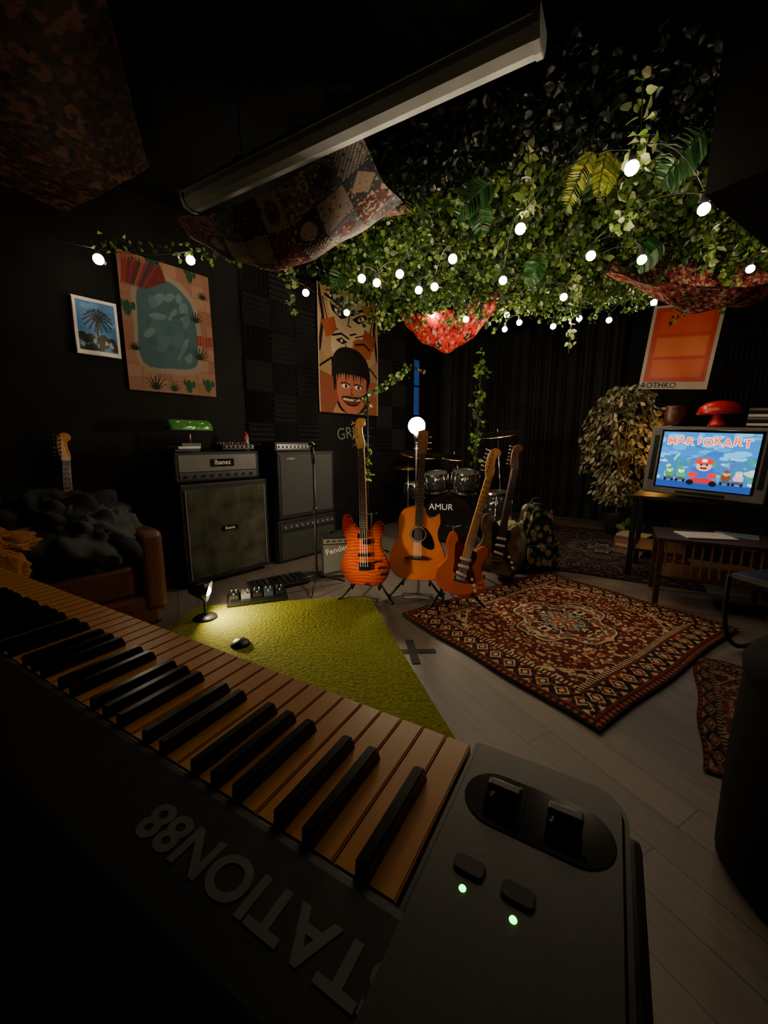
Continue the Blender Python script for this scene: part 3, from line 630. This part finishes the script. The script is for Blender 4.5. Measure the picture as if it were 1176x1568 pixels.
# ================= DRUM KIT =================
DK=emp('drum_kit',(.80,4.75,0),math.radians(-12))
SHELL=mat('drum_shell_black',(.015,.015,.017),.12,coat=.7); HEADM=mat('drum_head',(.09,.09,.09),.5); CYM=mat('cymbal_bronze',(.75,.60,.36),.2,1)
def drum(nm,c,r,h,rot,headmt=HEADM):
    g=emp(nm,c,rot); g.parent=DK
    cyl(g,'shell',(0,0,-h/2),(0,0,h/2),r,SHELL,seg=36)
    for z in (-h/2,h/2): 
        cyl(g,'hoop',(0,0,z-.012),(0,0,z+.012),r+.008,CHR,seg=36,caps=False); cyl(g,'head',(0,0,z-.004),(0,0,z+.004),r,headmt,seg=36)
    for k in range(8):
        t=2*pi*k/8; cyl(g,'lug_%d'%k,((r+.008)*math.cos(t),(r+.008)*math.sin(t),-h*.42),((r+.008)*math.cos(t),(r+.008)*math.sin(t),h*.42),.005,CHR,seg=8)
    return g
drum('bass_drum',(-.02,0,.29),.275,.42,(pi/2,0,0),BLKG)
text(DK,'drum_lettering','AMUR',(-.10,-.225,.42),.10,WHITE)
drum('rack_tom_1',(-.17,-.1,.70),.135,.2,(.15,-.1,0)); drum('rack_tom_2',(.16,-.1,.71),.15,.22,(.15,.1,0)); drum('floor_tom',(.52,.1,.38),.19,.38,(0,0,0)); drum('snare_drum',(-.40,.1,.58),.17,.14,(.05,0,0),WHITE)
for sx in (-.12,.12): cyl(DK,'tom_arm',(0,0,.56),(sx,-.03,.66),.011,CHR)
for k in range(3):
    t=2*pi*k/3+.5; cyl(DK,'floor_tom_leg_%d'%k,(.52+.2*math.cos(t),.1+.2*math.sin(t),0),(.52+.2*math.cos(t),.1+.2*math.sin(t),.4),.008,CHR,seg=8)
    t+=.4; cyl(DK,'snare_leg_%d'%k,(-.40,.1,.2),(-.40+.2*math.cos(t),.1+.2*math.sin(t),.01),.008,CHR,seg=8)
cyl(DK,'snare_post',(-.4,.1,.15),(-.4,.1,.5),.012,CHR)
for sx in (-1,1): cyl(DK,'spur_%d'%sx,(sx*.26,-.12,.22),(sx*.36,-.2,.01),.009,CHR)
def cymbal(nm,c,r,rot,foot):
    g=emp(nm,c,rot); g.parent=DK; lathe(g,'disc',[(0,.02),(.02,.019),(.035,.006),(r*.6,-.004),(r,-.014),(r,-.016),(r*.6,-.006),(.035,.003),(0,.015)],CYM,40)
    cyl(DK,nm+'_pole',(foot[0],foot[1],.1),(c[0],c[1],c[2]+.05),.009,CHR,seg=10)
    for k in range(3):
        t=2*pi*k/3; cyl(DK,nm+'_leg_%d'%k,(foot[0],foot[1],.3),(foot[0]+.2*math.cos(t),foot[1]+.2*math.sin(t),.01),.007,CHR,seg=8)
cymbal('crash_cymbal',(-.36,-.05,1.03),.26,(.14,.10,0),(-.36,.15)); cymbal('hi_hat',(-.50,-.12,.87),.18,(.03,0,0),(-.5,-.1)); cymbal('hi_hat_bottom',(-.50,-.12,.855),.18,(pi,0,0),(-.5,-.1))
cymbal('ride_cymbal',(.50,-.05,1.26),.26,(.16,-.12,0),(.62,.1)); cymbal('splash_cymbal',(.02,.1,1.0),.2,(.18,.1,0),(.25,.3))
g=emp('drum_throne',(.1,.75,0)); g.parent=DK; cyl(g,'seat',(0,0,.47),(0,0,.54),.17,BLK,seg=28); cyl(g,'post',(0,0,.1),(0,0,.47),.015,CHR)
for k in range(3):
    t=2*pi*k/3; cyl(g,'leg_%d'%k,(0,0,.25),(.22*math.cos(t),.22*math.sin(t),.01),.01,CHR,seg=8)

# ================= LAMPS
def emitmat(name,col,st):
    m,nt,b=base(name); b.inputs['Base Color'].default_value=(.8,.7,.5,1); b.inputs['Emission Color'].default_value=(*col,1); b.inputs['Emission Strength'].default_value=st
    return m
BULB=emitmat('bulb_glass_lit',(1,.78,.50),190); BULBD=emitmat('bulb_glass_dim',(1,.78,.52),60); BIG=emitmat('globe_bulb_glass',(1,.83,.58),230)
e=emp('floor_lamp',(.29,3.62,0)); lathe(e,'base',[(0,0),(.13,0),(.13,.015),(.02,.03),(0,.03)],BLK); cyl(e,'pole',(0,0,.02),(0,0,1.19),.009,BLK); cyl(e,'socket',(0,0,1.17),(0,0,1.23),.022,BLK); sph(e,'globe_bulb',(0,0,1.30),.075,BIG,24)
e=emp('floor_spot_lamp',(-1.17,2.47,.016),math.radians(10))
lathe(e,'base',[(0,0),(.07,0),(.07,.012),(.02,.02),(0,.02)],BLK); cyl(e,'yoke',(0,0,.01),(0,0,.15),.008,BLK)
g=emp('head',(0,0,.19),(0,math.radians(103),0)); g.parent=e
lathe(g,'shade',[(0,-.09),(.03,-.085),(.045,-.04),(.068,.035),(.070,.035),(.048,-.042),(.032,-.088),(0,-.094)],BLKG)
sph(g,'lamp_bulb',(0,0,.008),.036,emitmat('spot_bulb',(1,.80,.46),1100),14)
e=emp('effects_pedalboard',(-.93,2.79,.018),math.radians(20))
box(e,'board',(0,0,.018),(.42,.2,.03),BLKG,.006)
PB=mat('pedal_blue','#202838',.3); PS=mat('pedal_grey',(.06,.06,.06),.35)
for i in range(5):
    box(e,'pedal_%d'%(i+1),(-.16+i*.08,0,.05),(.065,.12,.035),[BLKG,PS,BLKG,PB,BLKG][i],.005); cyl(e,'footswitch_%d'%(i+1),(-.16+i*.08,-.035,.066),(-.16+i*.08,-.035,.078),.008,CHR,seg=12)
    for s in (-.015,.015): cyl(e,'pedal_knob',(-.16+i*.08+s,.035,.066),(-.16+i*.08+s,.035,.08),.007,CHR,seg=10)
e=emp('effects_pedalboard',(-.86,3.12,0),math.radians(35)); box(e,'board',(0,0,.03),(.46,.2,.03),BLK,.006,rot=(.1,0,0))
for i in range(9): box(e,'pedal_key_%d'%(i+1),(-.19+i*.047,-.01,.052),(.036,.15,.012),BLKG,.003,rot=(.1,0,0))
e=emp('sustain_pedal',(-.82,2.12,.016)); lathe(e,'dome',[(0,.035),(.03,.03),(.05,.014),(.055,0),(0,0)],BLK)

# ================= LEFT: ARMCHAIR, CLOTHES
e=emp('leather_armchair',rm(.50,2.84),R50)
box(e,'seat_cushion',(0,-.02,.36),(.56,.6,.2),LEATH,.05,seg=4);box(e,'base_frame',(0,0,.17),(.78,.68,.2),LEATH,.03)
for s in (-1,1): box(e,'arm_%d'%s,(s*.36,-.02,.40),(.15,.66,.5),LEATH,.06,seg=5)
box(e,'backrest',(0,.29,.55),(.76,.16,.56),LEATH,.06,seg=5)
for sx in (-.32,.32):
    for sy in (-.28,.28): cyl(e,'foot',(sx,sy,0),(sx,sy,.08),.02,WOOD)
e=emp('clothes_pile',rm(.5,2.80,.5),R50)
DEN=mat('dark_fabric',(.014,.015,.017),.9,bump=.5,scale=9,var=.5,bd=.015,spec=.2)
sph(e,'jacket',(-.02,.0,.15),(.38,.30,.22),DEN,72,.18,1.6,.55); sph(e,'sweater',(.10,-.16,.12),(.26,.18,.17),mat('grey_denim',(.040,.043,.046),.9,bump=.5,scale=10,bd=.015,spec=.2),64,.16,1.8,.6); tube(e,'sleeve',[(.0,-.2,.26),(.16,-.3,.16),(.30,-.28,.03),(.34,-.2,-.05)],.05,DEN,bez=True)
e=emp('towel',rm(.20,2.50,0),R50); TW1=mat('tan_towel','#7a4c28',.95,bump=.9,scale=60,bd=.006,spec=.1)
sph(e,'folded_towel',(0,0,.69),(.16,.17,.055),TW1,64,.2,1.8,.6)
sph(e,'hanging_fold',(-.02,-.17,.60),(.12,.03,.10),TW1,40,.2,2,.4)

# ================= TV AREA
yaw=math.radians(-39-6)
e=emp('tv_stand',(2.62,3.26,0.0),math.radians(-39))
box(e,'top_board',(0,0,.70),(.95,.52,.03),BLK,.004);box(e,'lower_shelf',(0,0,.25),(.9,.48,.025),BLK,.003)
for sx in (-.44,.44):
    for sy in (-.22,.22): box(e,'leg',(sx,sy,.343),(.04,.04,.685),BLK,.003)
box(e,'console',(.1,0,.295),(.36,.26,.06),BLKG,.006)
TV=emp('crt_television',(2.62,3.26,.736),(0,math.radians(3),yaw))
GREY=mat('tv_silver_plastic',(.11,.105,.095),.4)
box(TV,'front_bezel',(0,-.22,.265),(.76,.08,.54),GREY,.02,seg=3)
bm=bmesh.new(); A=[(-.35,-.19,.02),(.35,-.19,.02),(.35,-.19,.53),(-.35,-.19,.53)];Bk=[(-.22,.2,.05),(.22,.2,.05),(.22,.2,.42),(-.22,.2,.42)]
v=[bm.verts.new(p) for p in A+Bk]; [bm.faces.new([v[i] for i in f]) for f in ((0,1,2,3),(7,6,5,4),(0,4,5,1),(1,5,6,2),(2,6,7,3),(3,7,4,0))]
frombm('rear_housing',bm,TV,BLK)
box(TV,'screen_surround',(0,-.262,.28),(.61,.006,.46),BLKG,.003)
a=canvas(200,150,'#1f78c8')
for i in range(60): ell(a,random.random(),random.uniform(.5,1),random.uniform(.03,.1),random.uniform(.02,.05),random.choice(['#3aa0e0','#2a86d4','#58b8ee','#1c64b8','#3090d8']))
poly(a,[(0,.5),(.15,.6),(.3,.5),(.5,.62),(.7,.52),(.85,.6),(1,.5),(1,0),(0,0)],'#2a70a8')
for i in range(90): ell(a,random.random(),random.uniform(.12,.58),random.uniform(.015,.06),random.uniform(.01,.035),random.choice(['#2e8a68','#3a9a90','#68a8c8','#c8c8d8','#3a5fb0','#7fc8f0','#2a58a8','#4888b8','#a8c8d8']),random.random()*3)
rect(a,0,0,1,.12,'#1d3f8c')
ell(a,.5,.30,.12,.15,'#2b4fb8');ell(a,.5,.42,.08,.09,'#e8b088');ell(a,.5,.50,.10,.06,'#d82018');ell(a,.5,.515,.03,.028,'#f4f4f4');ell(a,.5,.385,.04,.02,'#3a1c10');ell(a,.47,.44,.012,.02,'#101030');ell(a,.53,.44,.012,.02,'#101030');ell(a,.5,.41,.025,.018,'#e09070')
ell(a,.40,.26,.05,.05,'#d82018');ell(a,.60,.26,.05,.05,'#d82018');ell(a,.5,.16,.14,.05,'#b8202a');ell(a,.38,.12,.04,.05,'#101018');ell(a,.62,.12,.04,.05,'#101018')
for (x,c1,c2) in ((.14,'#2a9048','#e8c8a0'),(.86,'#d8a0c0','#f0d090'),(.27,'#30a050','#e8e8d0'),(.74,'#704020','#c89060')):
    ell(a,x,.25,.05,.07,c1);ell(a,x,.32,.035,.045,c2);ell(a,x,.35,.036,.022,c1);ell(a,x,.17,.06,.03,'#404858');ell(a,x-.04,.14,.015,.025,'#101018');ell(a,x+.04,.14,.015,.025,'#101018')
SCR=mat_attr('crt_screen_image',.15,emit=1.9)
gridmesh(TV,'screen',a,lambda U,V:((U-.5)*.58,-.268-.012*(1-(2*U-1)**2)*(1-(2*V-1)**2),.060+V*.43),SCR)
T1=mat('title_red',(.8,.05,.02),.5,emit=1.6,ecol=(1,.10,.03)); T2=mat('title_white',(.8,.8,.8),.5,emit=1.8,ecol=(1,.95,.8))
for i,ch in enumerate('MARIOKART'):
    x=-.224+i*.056; z=.422+(.006 if i%2 else -.004)
    text(TV,'title_outline_%d'%i,ch,(x,-.2845,z),.080,T2,ext=.0005,off=.005)
    text(TV,'title_letter_%d'%i,ch,(x,-.286,z),.078,T1,ext=.0005,off=.0015)
box(TV,'control_strip',(0,-.262,.022),(.3,.006,.02),BLK)
for s in (-.335,.335): box(TV,'speaker_slot',(s,-.262,.28),(.03,.004,.36),BLK,.001)
def tvtop(x,y): 
    c,s=math.cos(yaw),math.sin(yaw); return (2.62+x*c-y*s,3.26+x*s+y*c)
zt=.736+.538
e=emp('mushroom_table_lamp',(*tvtop(.05,-.2),zt)); lathe(e,'foot',[(0,0),(.06,0),(.055,.02),(.035,.06),(.03,.10),(0,.10)],RED); lathe(e,'shade',[(.03,.085),(.13,.09),(.135,.10),(.12,.145),(.08,.175),(.03,.185),(0,.187)],RED)
e=emp('terracotta_pot',(*tvtop(-.22,-.2),zt+.014)); lathe(e,'pot',[(0,0),(.055,0),(.07,.03),(.075,.1),(.065,.135),(.072,.15),(.06,.15),(.055,.12),(0,.12)],mat('brown_ceramic','#4a2014',.4))
e=emp('book_stack',(*tvtop(.29,-.2),zt-.008),(0,math.radians(3),yaw))
CV=mat('cover_grey','#5a5a50',.6)
for i in range(6): box(e,'book_%d'%(i+1),(0,0,.012+.021*i),(.15,.07,.018),[PAPER,BLK,CV][i%3],.002,rot=(0,0,.06*(i%3)))
e=emp('wooden_side_table',(2.30,2.72,.022),math.radians(-30))
box(e,'top',(0,0,.47),(.68,.44,.025),DWOOD,.006)
for sx in (-.31,.31):
    for sy in (-.19,.19): box(e,'leg',(sx,sy,.23),(.035,.035,.46),DWOOD,.004)
box(e,'lower_shelf',(0,0,.2),(.62,.4,.015),DWOOD,.003)
for k in range(12): box(e,'rattan_slat',(-.28+k*.05,-.2,.34),(.012,.006,.22),WOOD)
box(e,'magazine',(-.05,-.02,.489),(.3,.21,.008),PAPER,.001,rot=(0,0,.3)); box(e,'magazine_2',(.14,.1,.487),(.24,.18,.006),mat('blue_mag','#50606a',.5),.001,rot=(0,0,-.2))
e=emp('metal_frame_chair',(2.10,1.85,.012),math.radians(-75))
for s,nm in ((-.24,'left'),(.24,'right')): tube(e,'frame_'+nm,[(s,-.22,.45),(s,-.24,.02),(s,.2,.015),(s,.24,.3),(s,.28,.78)],.012,BLK,bez=True)
box(e,'seat',(0,-.01,.45),(.46,.44,.04),BLK,.015); box(e,'backrest',(0,.27,.70),(.46,.03,.18),BLK,.012)
e=emp('floor_pouffe',(1.115,.85,.001)); VIN=mat('black_vinyl',(.003,.003,.0032),.8,spec=.1)
lathe(e,'seat_cushion',[(0,.64),(.16,.635),(.195,.62),(.21,.59),(.205,.56),(.2,.55)],VIN,36); lathe(e,'side_wall',[(.2,.56),(.205,.5),(.21,.3),(.205,.02),(.19,.0),(0,0)],VIN,36)
# ================= FICUS
e=emp('potted_ficus',(2.95,5.0,.011))
lathe(e,'pot',[(0,0),(.11,0),(.15,.26),(.16,.27),(.145,.27),(.13,.24),(0,.24)],mat('dark_pot',(.02,.02,.02),.5))
for k in range(7):
    t=2*pi*k/7; r=.3*random.uniform(.4,1); tube(e,'branch_%d'%(k+1),[(0,0,.24),(.02*k*.3,0,.7),(r*.5*math.cos(t),r*.5*math.sin(t),1.1),(r*math.cos(t),r*math.sin(t),1.55)],.009,WOOD,bez=True)
n=2100; P=[];D=[]
while len(P)<n:
    z=random.uniform(.42,1.82); w=.44*max(0,math.sin(pi*min(1,max(0,(z-.30)/1.62))))**.6
    t=random.uniform(0,2*pi); r=w*math.sqrt(random.uniform(.15,1))*(1+.18*math.sin(5*t+z*9))
    if nz.noise(Vector((r*math.cos(t)*5,r*math.sin(t)*5,z*5)))<-.15: continue
    P.append((r*math.cos(t),r*math.sin(t),z)); D.append((math.cos(t)*.5+random.gauss(0,.4),math.sin(t)*.5+random.gauss(0,.4),-.8+random.gauss(0,.4)))
leaves(e,'leaves',P,D,rng.uniform(.055,.095,n),greens(n,.7,1.5,('#8a8468','#6f7050','#b3aa90','#4a5034')),.22)
AMB=emitmat('amber_bulb',(1,.42,.07),260)
for i,(x,y,z) in enumerate(((.14,-.42,1.12),(.25,-.34,1.28),(.18,-.38,.98))): sph(e,'amber_light_%d'%i,(x,y,z),.014,AMB,10)
tube(e,'amber_wire',[(.0,0,.6),(.18,-.36,.97),(.14,-.40,1.12),(.25,-.32,1.28),(.1,-.1,1.5)],.0015,BLK)
e=emp('small_potted_plant',(2.75,4.35,.012)); lathe(e,'pot',[(0,0),(.06,0),(.08,.13),(.07,.13),(0,.11)],BLK); n=90
leaves(e,'leaves',[(random.gauss(0,.03),random.gauss(0,.03),.12+random.random()*.1) for _ in range(n)],[(random.gauss(0,1),random.gauss(0,1),random.random()) for _ in range(n)],rng.uniform(.06,.12,n),greens(n))
e=emp('stacked_magazines',(2.60,4.05,.011),.5)
for i in range(8): box(e,'magazine_%d'%i,(0,0,.015+i*.026),(.22,.28,.023),mat('mag%d'%i,['#8a4a20','#54606a','#7a2a20','#8c8468'][i%4],.6),.002,rot=(0,0,.08*((i*5)%4)))

# ================= TUBE LIGHT
e=emp('fluorescent_tube_light',(-.31,2.22,2.55),math.radians(-30.3))
TW=mat('fixture_white_enamel',(.27,.28,.28),.5); TD=mat('fixture_diffuser',(.26,.27,.275),.4)
bm=bmesh.new(); prof=[(-.06,.10),(-.068,.08),(-.062,.04),(-.042,.006),(0,-.004),(.042,.006),(.062,.04),(.068,.08),(.06,.10)]
n=len(prof)
for x in (-1.0,1.0):
    for y,z in prof: bm.verts.new((x,y,z))
bm.verts.ensure_lookup_table()
for k in range(n): bm.faces.new([bm.verts[k],bm.verts[(k+1)%n],bm.verts[n+(k+1)%n],bm.verts[n+k]])
frombm('diffuser',bm,e,TD)
for s in (-1,1): 
    g=plate(e,'end_cap_%d'%s,[(y*1.07,z*1.07-.004) for y,z in prof],-.015,.015,TW,.003,0); g.rotation_euler=(0,0,pi/2); g.location=(s*1.005,0,0)
box(e,'spine',(0,0,.106),(2.0,.08,.016),TW,.003)
for s in (-.067,.067): box(e,'edge_rail',(0,s,.075),(1.99,.008,.014),TW,.002)
for s in (-.55,.3): 
    sph(e,'mount_dome',(s,0,.115),(.05,.05,.035),TW,16); cyl(e,'drop_rod',(s,0,.12),(s,0,.45),.003,BLK,seg=8)

# ================= FABRICS
def cloth(name,corners,mt,a,sag=.1,rip=.02,sf=(7,5),seedph=0):
    e=emp(name,corners[0]); P=[np.array(c)-np.array(corners[0]) for c in corners]
    def f(U,V):
        q=[(1-U)*(1-V)*P[0][i]+U*(1-V)*P[1][i]+U*V*P[2][i]+(1-U)*V*P[3][i] for i in range(3)]
        s=4*U*(1-U); t=4*V*(1-V)
        z=q[2]-sag*(s*.6+.4*t)*np.sqrt(np.maximum(0,s*.8+.2))*(.4+.6*t)+rip*np.sin(U*sf[0]*pi+seedph+2*V)*np.cos(V*sf[1]*2+U*3)
        return (q[0],q[1]+rip*.5*np.sin(U*11+V*7),z)
    gridmesh(e,'cloth',a,f,mt); return e
def patchwork(w,h,nx,ny,pal):
    a=np.zeros((h,w,3)); o=ornament(h,w,2,3)
    for i in range(nx):
        for j in range(ny):
            c1=hx(random.choice(pal)); c2=hx(random.choice(pal)); x0,x1=w*i//nx,w*(i+1)//nx; y0,y1=h*j//ny,h*(j+1)//ny
            s=a[y0:y1,x0:x1]; s[:]=c1; yy,xx=np.mgrid[0:s.shape[0],0:s.shape[1]]
            k=(i*3+j)%4
            if k==0: s[((xx-s.shape[1]/2)**2+(yy-s.shape[0]/2)**2)<(s.shape[1]*.3)**2]=c2
            elif k==1: s[(xx+yy)%6<2]=c2
            elif k==2: s[(np.abs(xx-s.shape[1]/2)+np.abs(yy-s.shape[0]/2))<s.shape[1]*.4]=c2
            else: s[o[y0:y1,x0:x1]>.5]=c2
            s[:1]=hx('#14100e'); s[:,:1]=hx('#14100e')
    a[o>1.5]=hx('#a08c78'); a[o<-1.7]=hx('#201818'); return a
pal=['#5a2a28','#6a4640','#80706a','#3a2e34','#4a5058','#75504a','#4a2022','#948070','#2c3038']
cloth('patchwork_ceiling_drape',[(-1.34,2.84,2.56),(-.12,2.16,2.60),(.17,2.70,2.54),(-1.20,3.10,2.56)],PRINT,patchwork(300,180,8,5,pal)*.8,.34,.012)
def paisley(w,h,bg,c1,c2,seed,k=3,th=.8):
    a=np.zeros((h,w,3)); a[:]=hx(bg); o=ornament(h,w,k,seed); o2=ornament(h,w,k*3,seed+1)
    a[o>th]=hx(c1); a[o<-1.1]=hx('#170c0c'); a[(np.abs(o2)<.12)]=hx(c2); a[o2>1.2]=hx('#14110f'); a[(o2>1.2)&(o>.3)]=hx(c1); return a
cloth('red_bandana_drape',[(.18,4.05,2.36),(1.16,3.95,2.62),(1.10,4.35,2.52),(.25,4.5,2.42)],PRINT,paisley(160,90,'#c0180c','#b08a70','#5a0f0c',5,3,1.25)*.6,.42,.02)
cloth('paisley_ceiling_drape',[(1.50,3.0,2.30),(2.95,2.85,2.24),(3.0,3.4,2.52),(1.80,3.40,2.68)],PRINT,paisley(220,140,'#6a2a24','#98806c','#8a2a20',15)*.8,.32,.02)
cloth('paisley_ceiling_drape',[(-3.1,1.6,2.86),(-.95,1.5,2.94),(-1.5,2.9,2.90),(-2.15,3.0,2.70)],PRINT,paisley(220,200,'#3a2218','#704830','#5a2c20',25,9)*.4,.12,.02,(3,2))

# ================= FOLIAGE
RG=[(1.38,1.80),(.72,1.98),(-.2,2.70),(-.62,3.45),(-.15,4.05),(.6,4.35),(2.1,4.2),(3.0,3.5),(2.7,2.75),(2.05,2.25)]
def inside(x,y):
    c=False;n=len(RG)
    for i in range(n):
        x1,y1=RG[i];x2,y2=RG[(i+1)%n]
        if (y1>y)!=(y2>y) and x<(x2-x1)*(y-y1)/(y2-y1)+x1: c=not c
    return c
def zf(x,y):
    s=min(1,max(0,(y-2.3)/1.6)); return 2.63-.17*s*s*(3-2*s)+.10*nz.noise(Vector((x*2.3,y*2.3,1)))
def rpt():
    while True:
        x=random.uniform(-.7,3.0);y=random.uniform(1.8,4.4)
        if inside(x,y): return x,y
P=[];D=[];S=[]
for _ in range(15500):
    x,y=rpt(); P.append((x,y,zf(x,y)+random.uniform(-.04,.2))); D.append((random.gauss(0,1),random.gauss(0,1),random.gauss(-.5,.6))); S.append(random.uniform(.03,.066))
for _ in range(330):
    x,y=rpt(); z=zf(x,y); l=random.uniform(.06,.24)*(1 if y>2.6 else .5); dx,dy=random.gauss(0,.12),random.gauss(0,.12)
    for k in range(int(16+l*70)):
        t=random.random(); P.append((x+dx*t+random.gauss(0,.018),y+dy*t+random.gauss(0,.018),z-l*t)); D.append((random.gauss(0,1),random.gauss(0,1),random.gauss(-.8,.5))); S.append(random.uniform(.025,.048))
C=greens(len(P),.45,1.4); Cshade=greens(len(P),.3,.8,('#141f17','#18261b','#1f2b22')); near_shade=np.array([(1 if p[1]<2.40+.3*nz.noise(Vector(p)*1.5) else 0) for p in P])[:,None]; C=C*(1-near_shade)+Cshade*near_shade  # near canopy leaves get darker greens: its shade is painted into the leaf colour
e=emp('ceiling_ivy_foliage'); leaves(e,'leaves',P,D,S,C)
gridmesh(e,'backing_net',canvas(40,40,'#0a0d08'),lambda U,V:(-.1+U*2.35,2.35+V*1.6,U*0+2.84),PRINT)
TD_=[(-.80,3.6,2.62,2.22),(1.72,3.95,2.45,1.98),(1.45,3.3,2.5,2.2),(2.02,2.75,2.5,2.25),(.70,2.22,2.5,2.26),(-.05,3.9,2.5,2.22),(1.30,2.42,2.55,2.3),(1.02,1.85,2.5,2.26)]
e=emp('hanging_ivy_tendrils')
for i,(x,y,z0,z1) in enumerate(TD_):
    tube(e,'stem_%d'%i,[(x,y,z0+.1),(x+.02,y,(z0+z1)/2),(x+.01,y,z1)],.0025,STEM); vine(e,'tendril_%d'%i,[(x,y,z0+.1),(x+.02,y,(z0+z1)/2),(x+.01,y,z1)],45,.045,.022,greens(45,.9,1.8,('#5a7a34','#7a8a4a','#8f9670')))
e=emp('trailing_wall_ivy'); vine(e,'ivy',[(-1.83,2.8,2.40),(-1.44,3.25,2.55),(-1.10,3.67,2.70),(-.74,3.95,2.62)],170,.04,.035)
def frond(name,root,tip,w,col,droop=.1,n=22,asp=.16):
    e=emp(name,root); t_=Vector(tip)-Vector(root)
    tube(e,'stem',[t_*(k/8)+Vector((0,0,droop*4*(k/8)*(1-k/8))) for k in range(9)],.0025,STEM); side=t_.cross(Vector((0,1,.3))).normalized(); P=[];D=[];S=[]
    for k in range(n):
        s=.08+.9*k/n; q=t_*s+Vector((0,0,droop*4*s*(1-s)))
        for sg in (-1,1): P.append(q);D.append(side*sg+t_.normalized()*.5);S.append(w*math.sin(pi*min(.97,.15+.82*s))**.7)
    leaves(e,'leaflets',P,D,S,greens(len(P),.8,1.3,col),asp,curl=.04)
YG=('#8f9a34','#a2a83e','#7c8a30'); DG=('#2c5a2c','#244a26','#3a6a38')
frond('fern_frond',(.98,2.12,2.50),(.88,2.16,2.26),.060,YG,.02)
frond('fern_frond',(1.04,2.12,2.50),(1.03,2.16,2.31),.055,YG,.02)
frond('fern_frond',(1.13,2.20,2.52),(1.10,2.24,2.36),.050,YG,.02)
frond('palm_frond',(1.50,2.12,2.58),(1.32,2.15,2.36),.12,DG,.03,26)
frond('palm_frond',(.60,2.40,2.52),(.40,2.45,2.36),.09,DG,.04,24)
frond('palm_frond',(.50,2.45,2.50),(.56,2.5,2.30),.08,DG,.02)
frond('palm_frond',(1.1,3.0,2.42),(1.0,3.0,2.22),.09,DG,.03)
frond('palm_frond',(-.25,3.3,2.48),(-.38,3.2,2.28),.09,DG,.03)
frond('palm_frond',(1.85,2.9,2.45),(1.66,2.85,2.26),.10,DG,.03)
# ================= STRING LIGHTS
bd_=[(-1.83,2.80,2.31),(-1.44,3.25,2.49),(-1.10,3.67,2.695),(-.74,4.08,2.55),(-.39,4.46,2.49)]
bl=[(-.144,2.81,2.2),(-.048,2.88,2.2),(.099,2.74,2.2),(.398,2.53,2.2),(.345,2.95,2.2),(.242,3.01,2.2),(.452,4.0,2.332),(.73,3.8,2.235),(.78,2.84,2.2),(.679,2.20,2.2),
(.96,1.753,2.2),(1.458,2.03,2.2),(1.177,2.49,2.2),(1.50,2.54,2.2),(1.313,3.145,2.2),(1.15,4.0,2.33),(1.165,4.1,2.23),(1.27,4.0,2.264),(1.59,4.0,2.23),(1.83,4.0,2.3),(2.11,4.0,2.285),(2.28,3.63,2.32),(2.5,2.97,2.32),(2.6,2.9,2.32)]
e=emp('string_lights')
bs=bmesh.new()
for nm,L_,mt_,rr in (('bulbs_wall_run',bd_,BULBD,.032),('bulbs',bl,BULB,.0255)):
    bm=bmesh.new()
    for x,y,z in L_:
        bmesh.ops.create_icosphere(bm,subdivisions=2,radius=rr,matrix=Matrix.Translation((x,y,z)))
        bmesh.ops.create_cone(bs,cap_ends=True,segments=10,radius1=.015,radius2=.012,depth=.04,matrix=Matrix.Translation((x,y,z+rr+.015)))
    frombm(nm,bm,e,mt_,True)
frombm('sockets',bs,e,BLK)
wp=[(-2.6,1.75,2.28)]
for i,(x,y,z) in enumerate(bd_+bl):
    p0=wp[-1]; q=(x,y,z+.062); L_=math.dist(p0,q)
    for k in range(1,6):
        s=k/6; wp.append((p0[0]+(q[0]-p0[0])*s,p0[1]+(q[1]-p0[1])*s,p0[2]+(q[2]-p0[2])*s+(-.03 if i<5 else min(.12,L_*.16))*4*s*(1-s)))
    wp.append(q)
tube(e,'wire',wp,.002,BLK)
# ================= CAMERA, WORLD
cam=bpy.data.cameras.new('camera'); co=bpy.data.objects.new('camera',cam); COL.objects.link(co)
co.location=(0,0,1.15); co.rotation_euler=(math.radians(80.2),0,0)
cam.sensor_fit='VERTICAL'; cam.sensor_height=36; cam.lens=36*612/1568; cam.clip_start=.01
SC.camera=co
w=bpy.data.worlds.new('world'); SC.world=w; w.use_nodes=True; w.node_tree.nodes['Background'].inputs[0].default_value=(.02,.018,.016,1); w.node_tree.nodes['Background'].inputs[1].default_value=.05
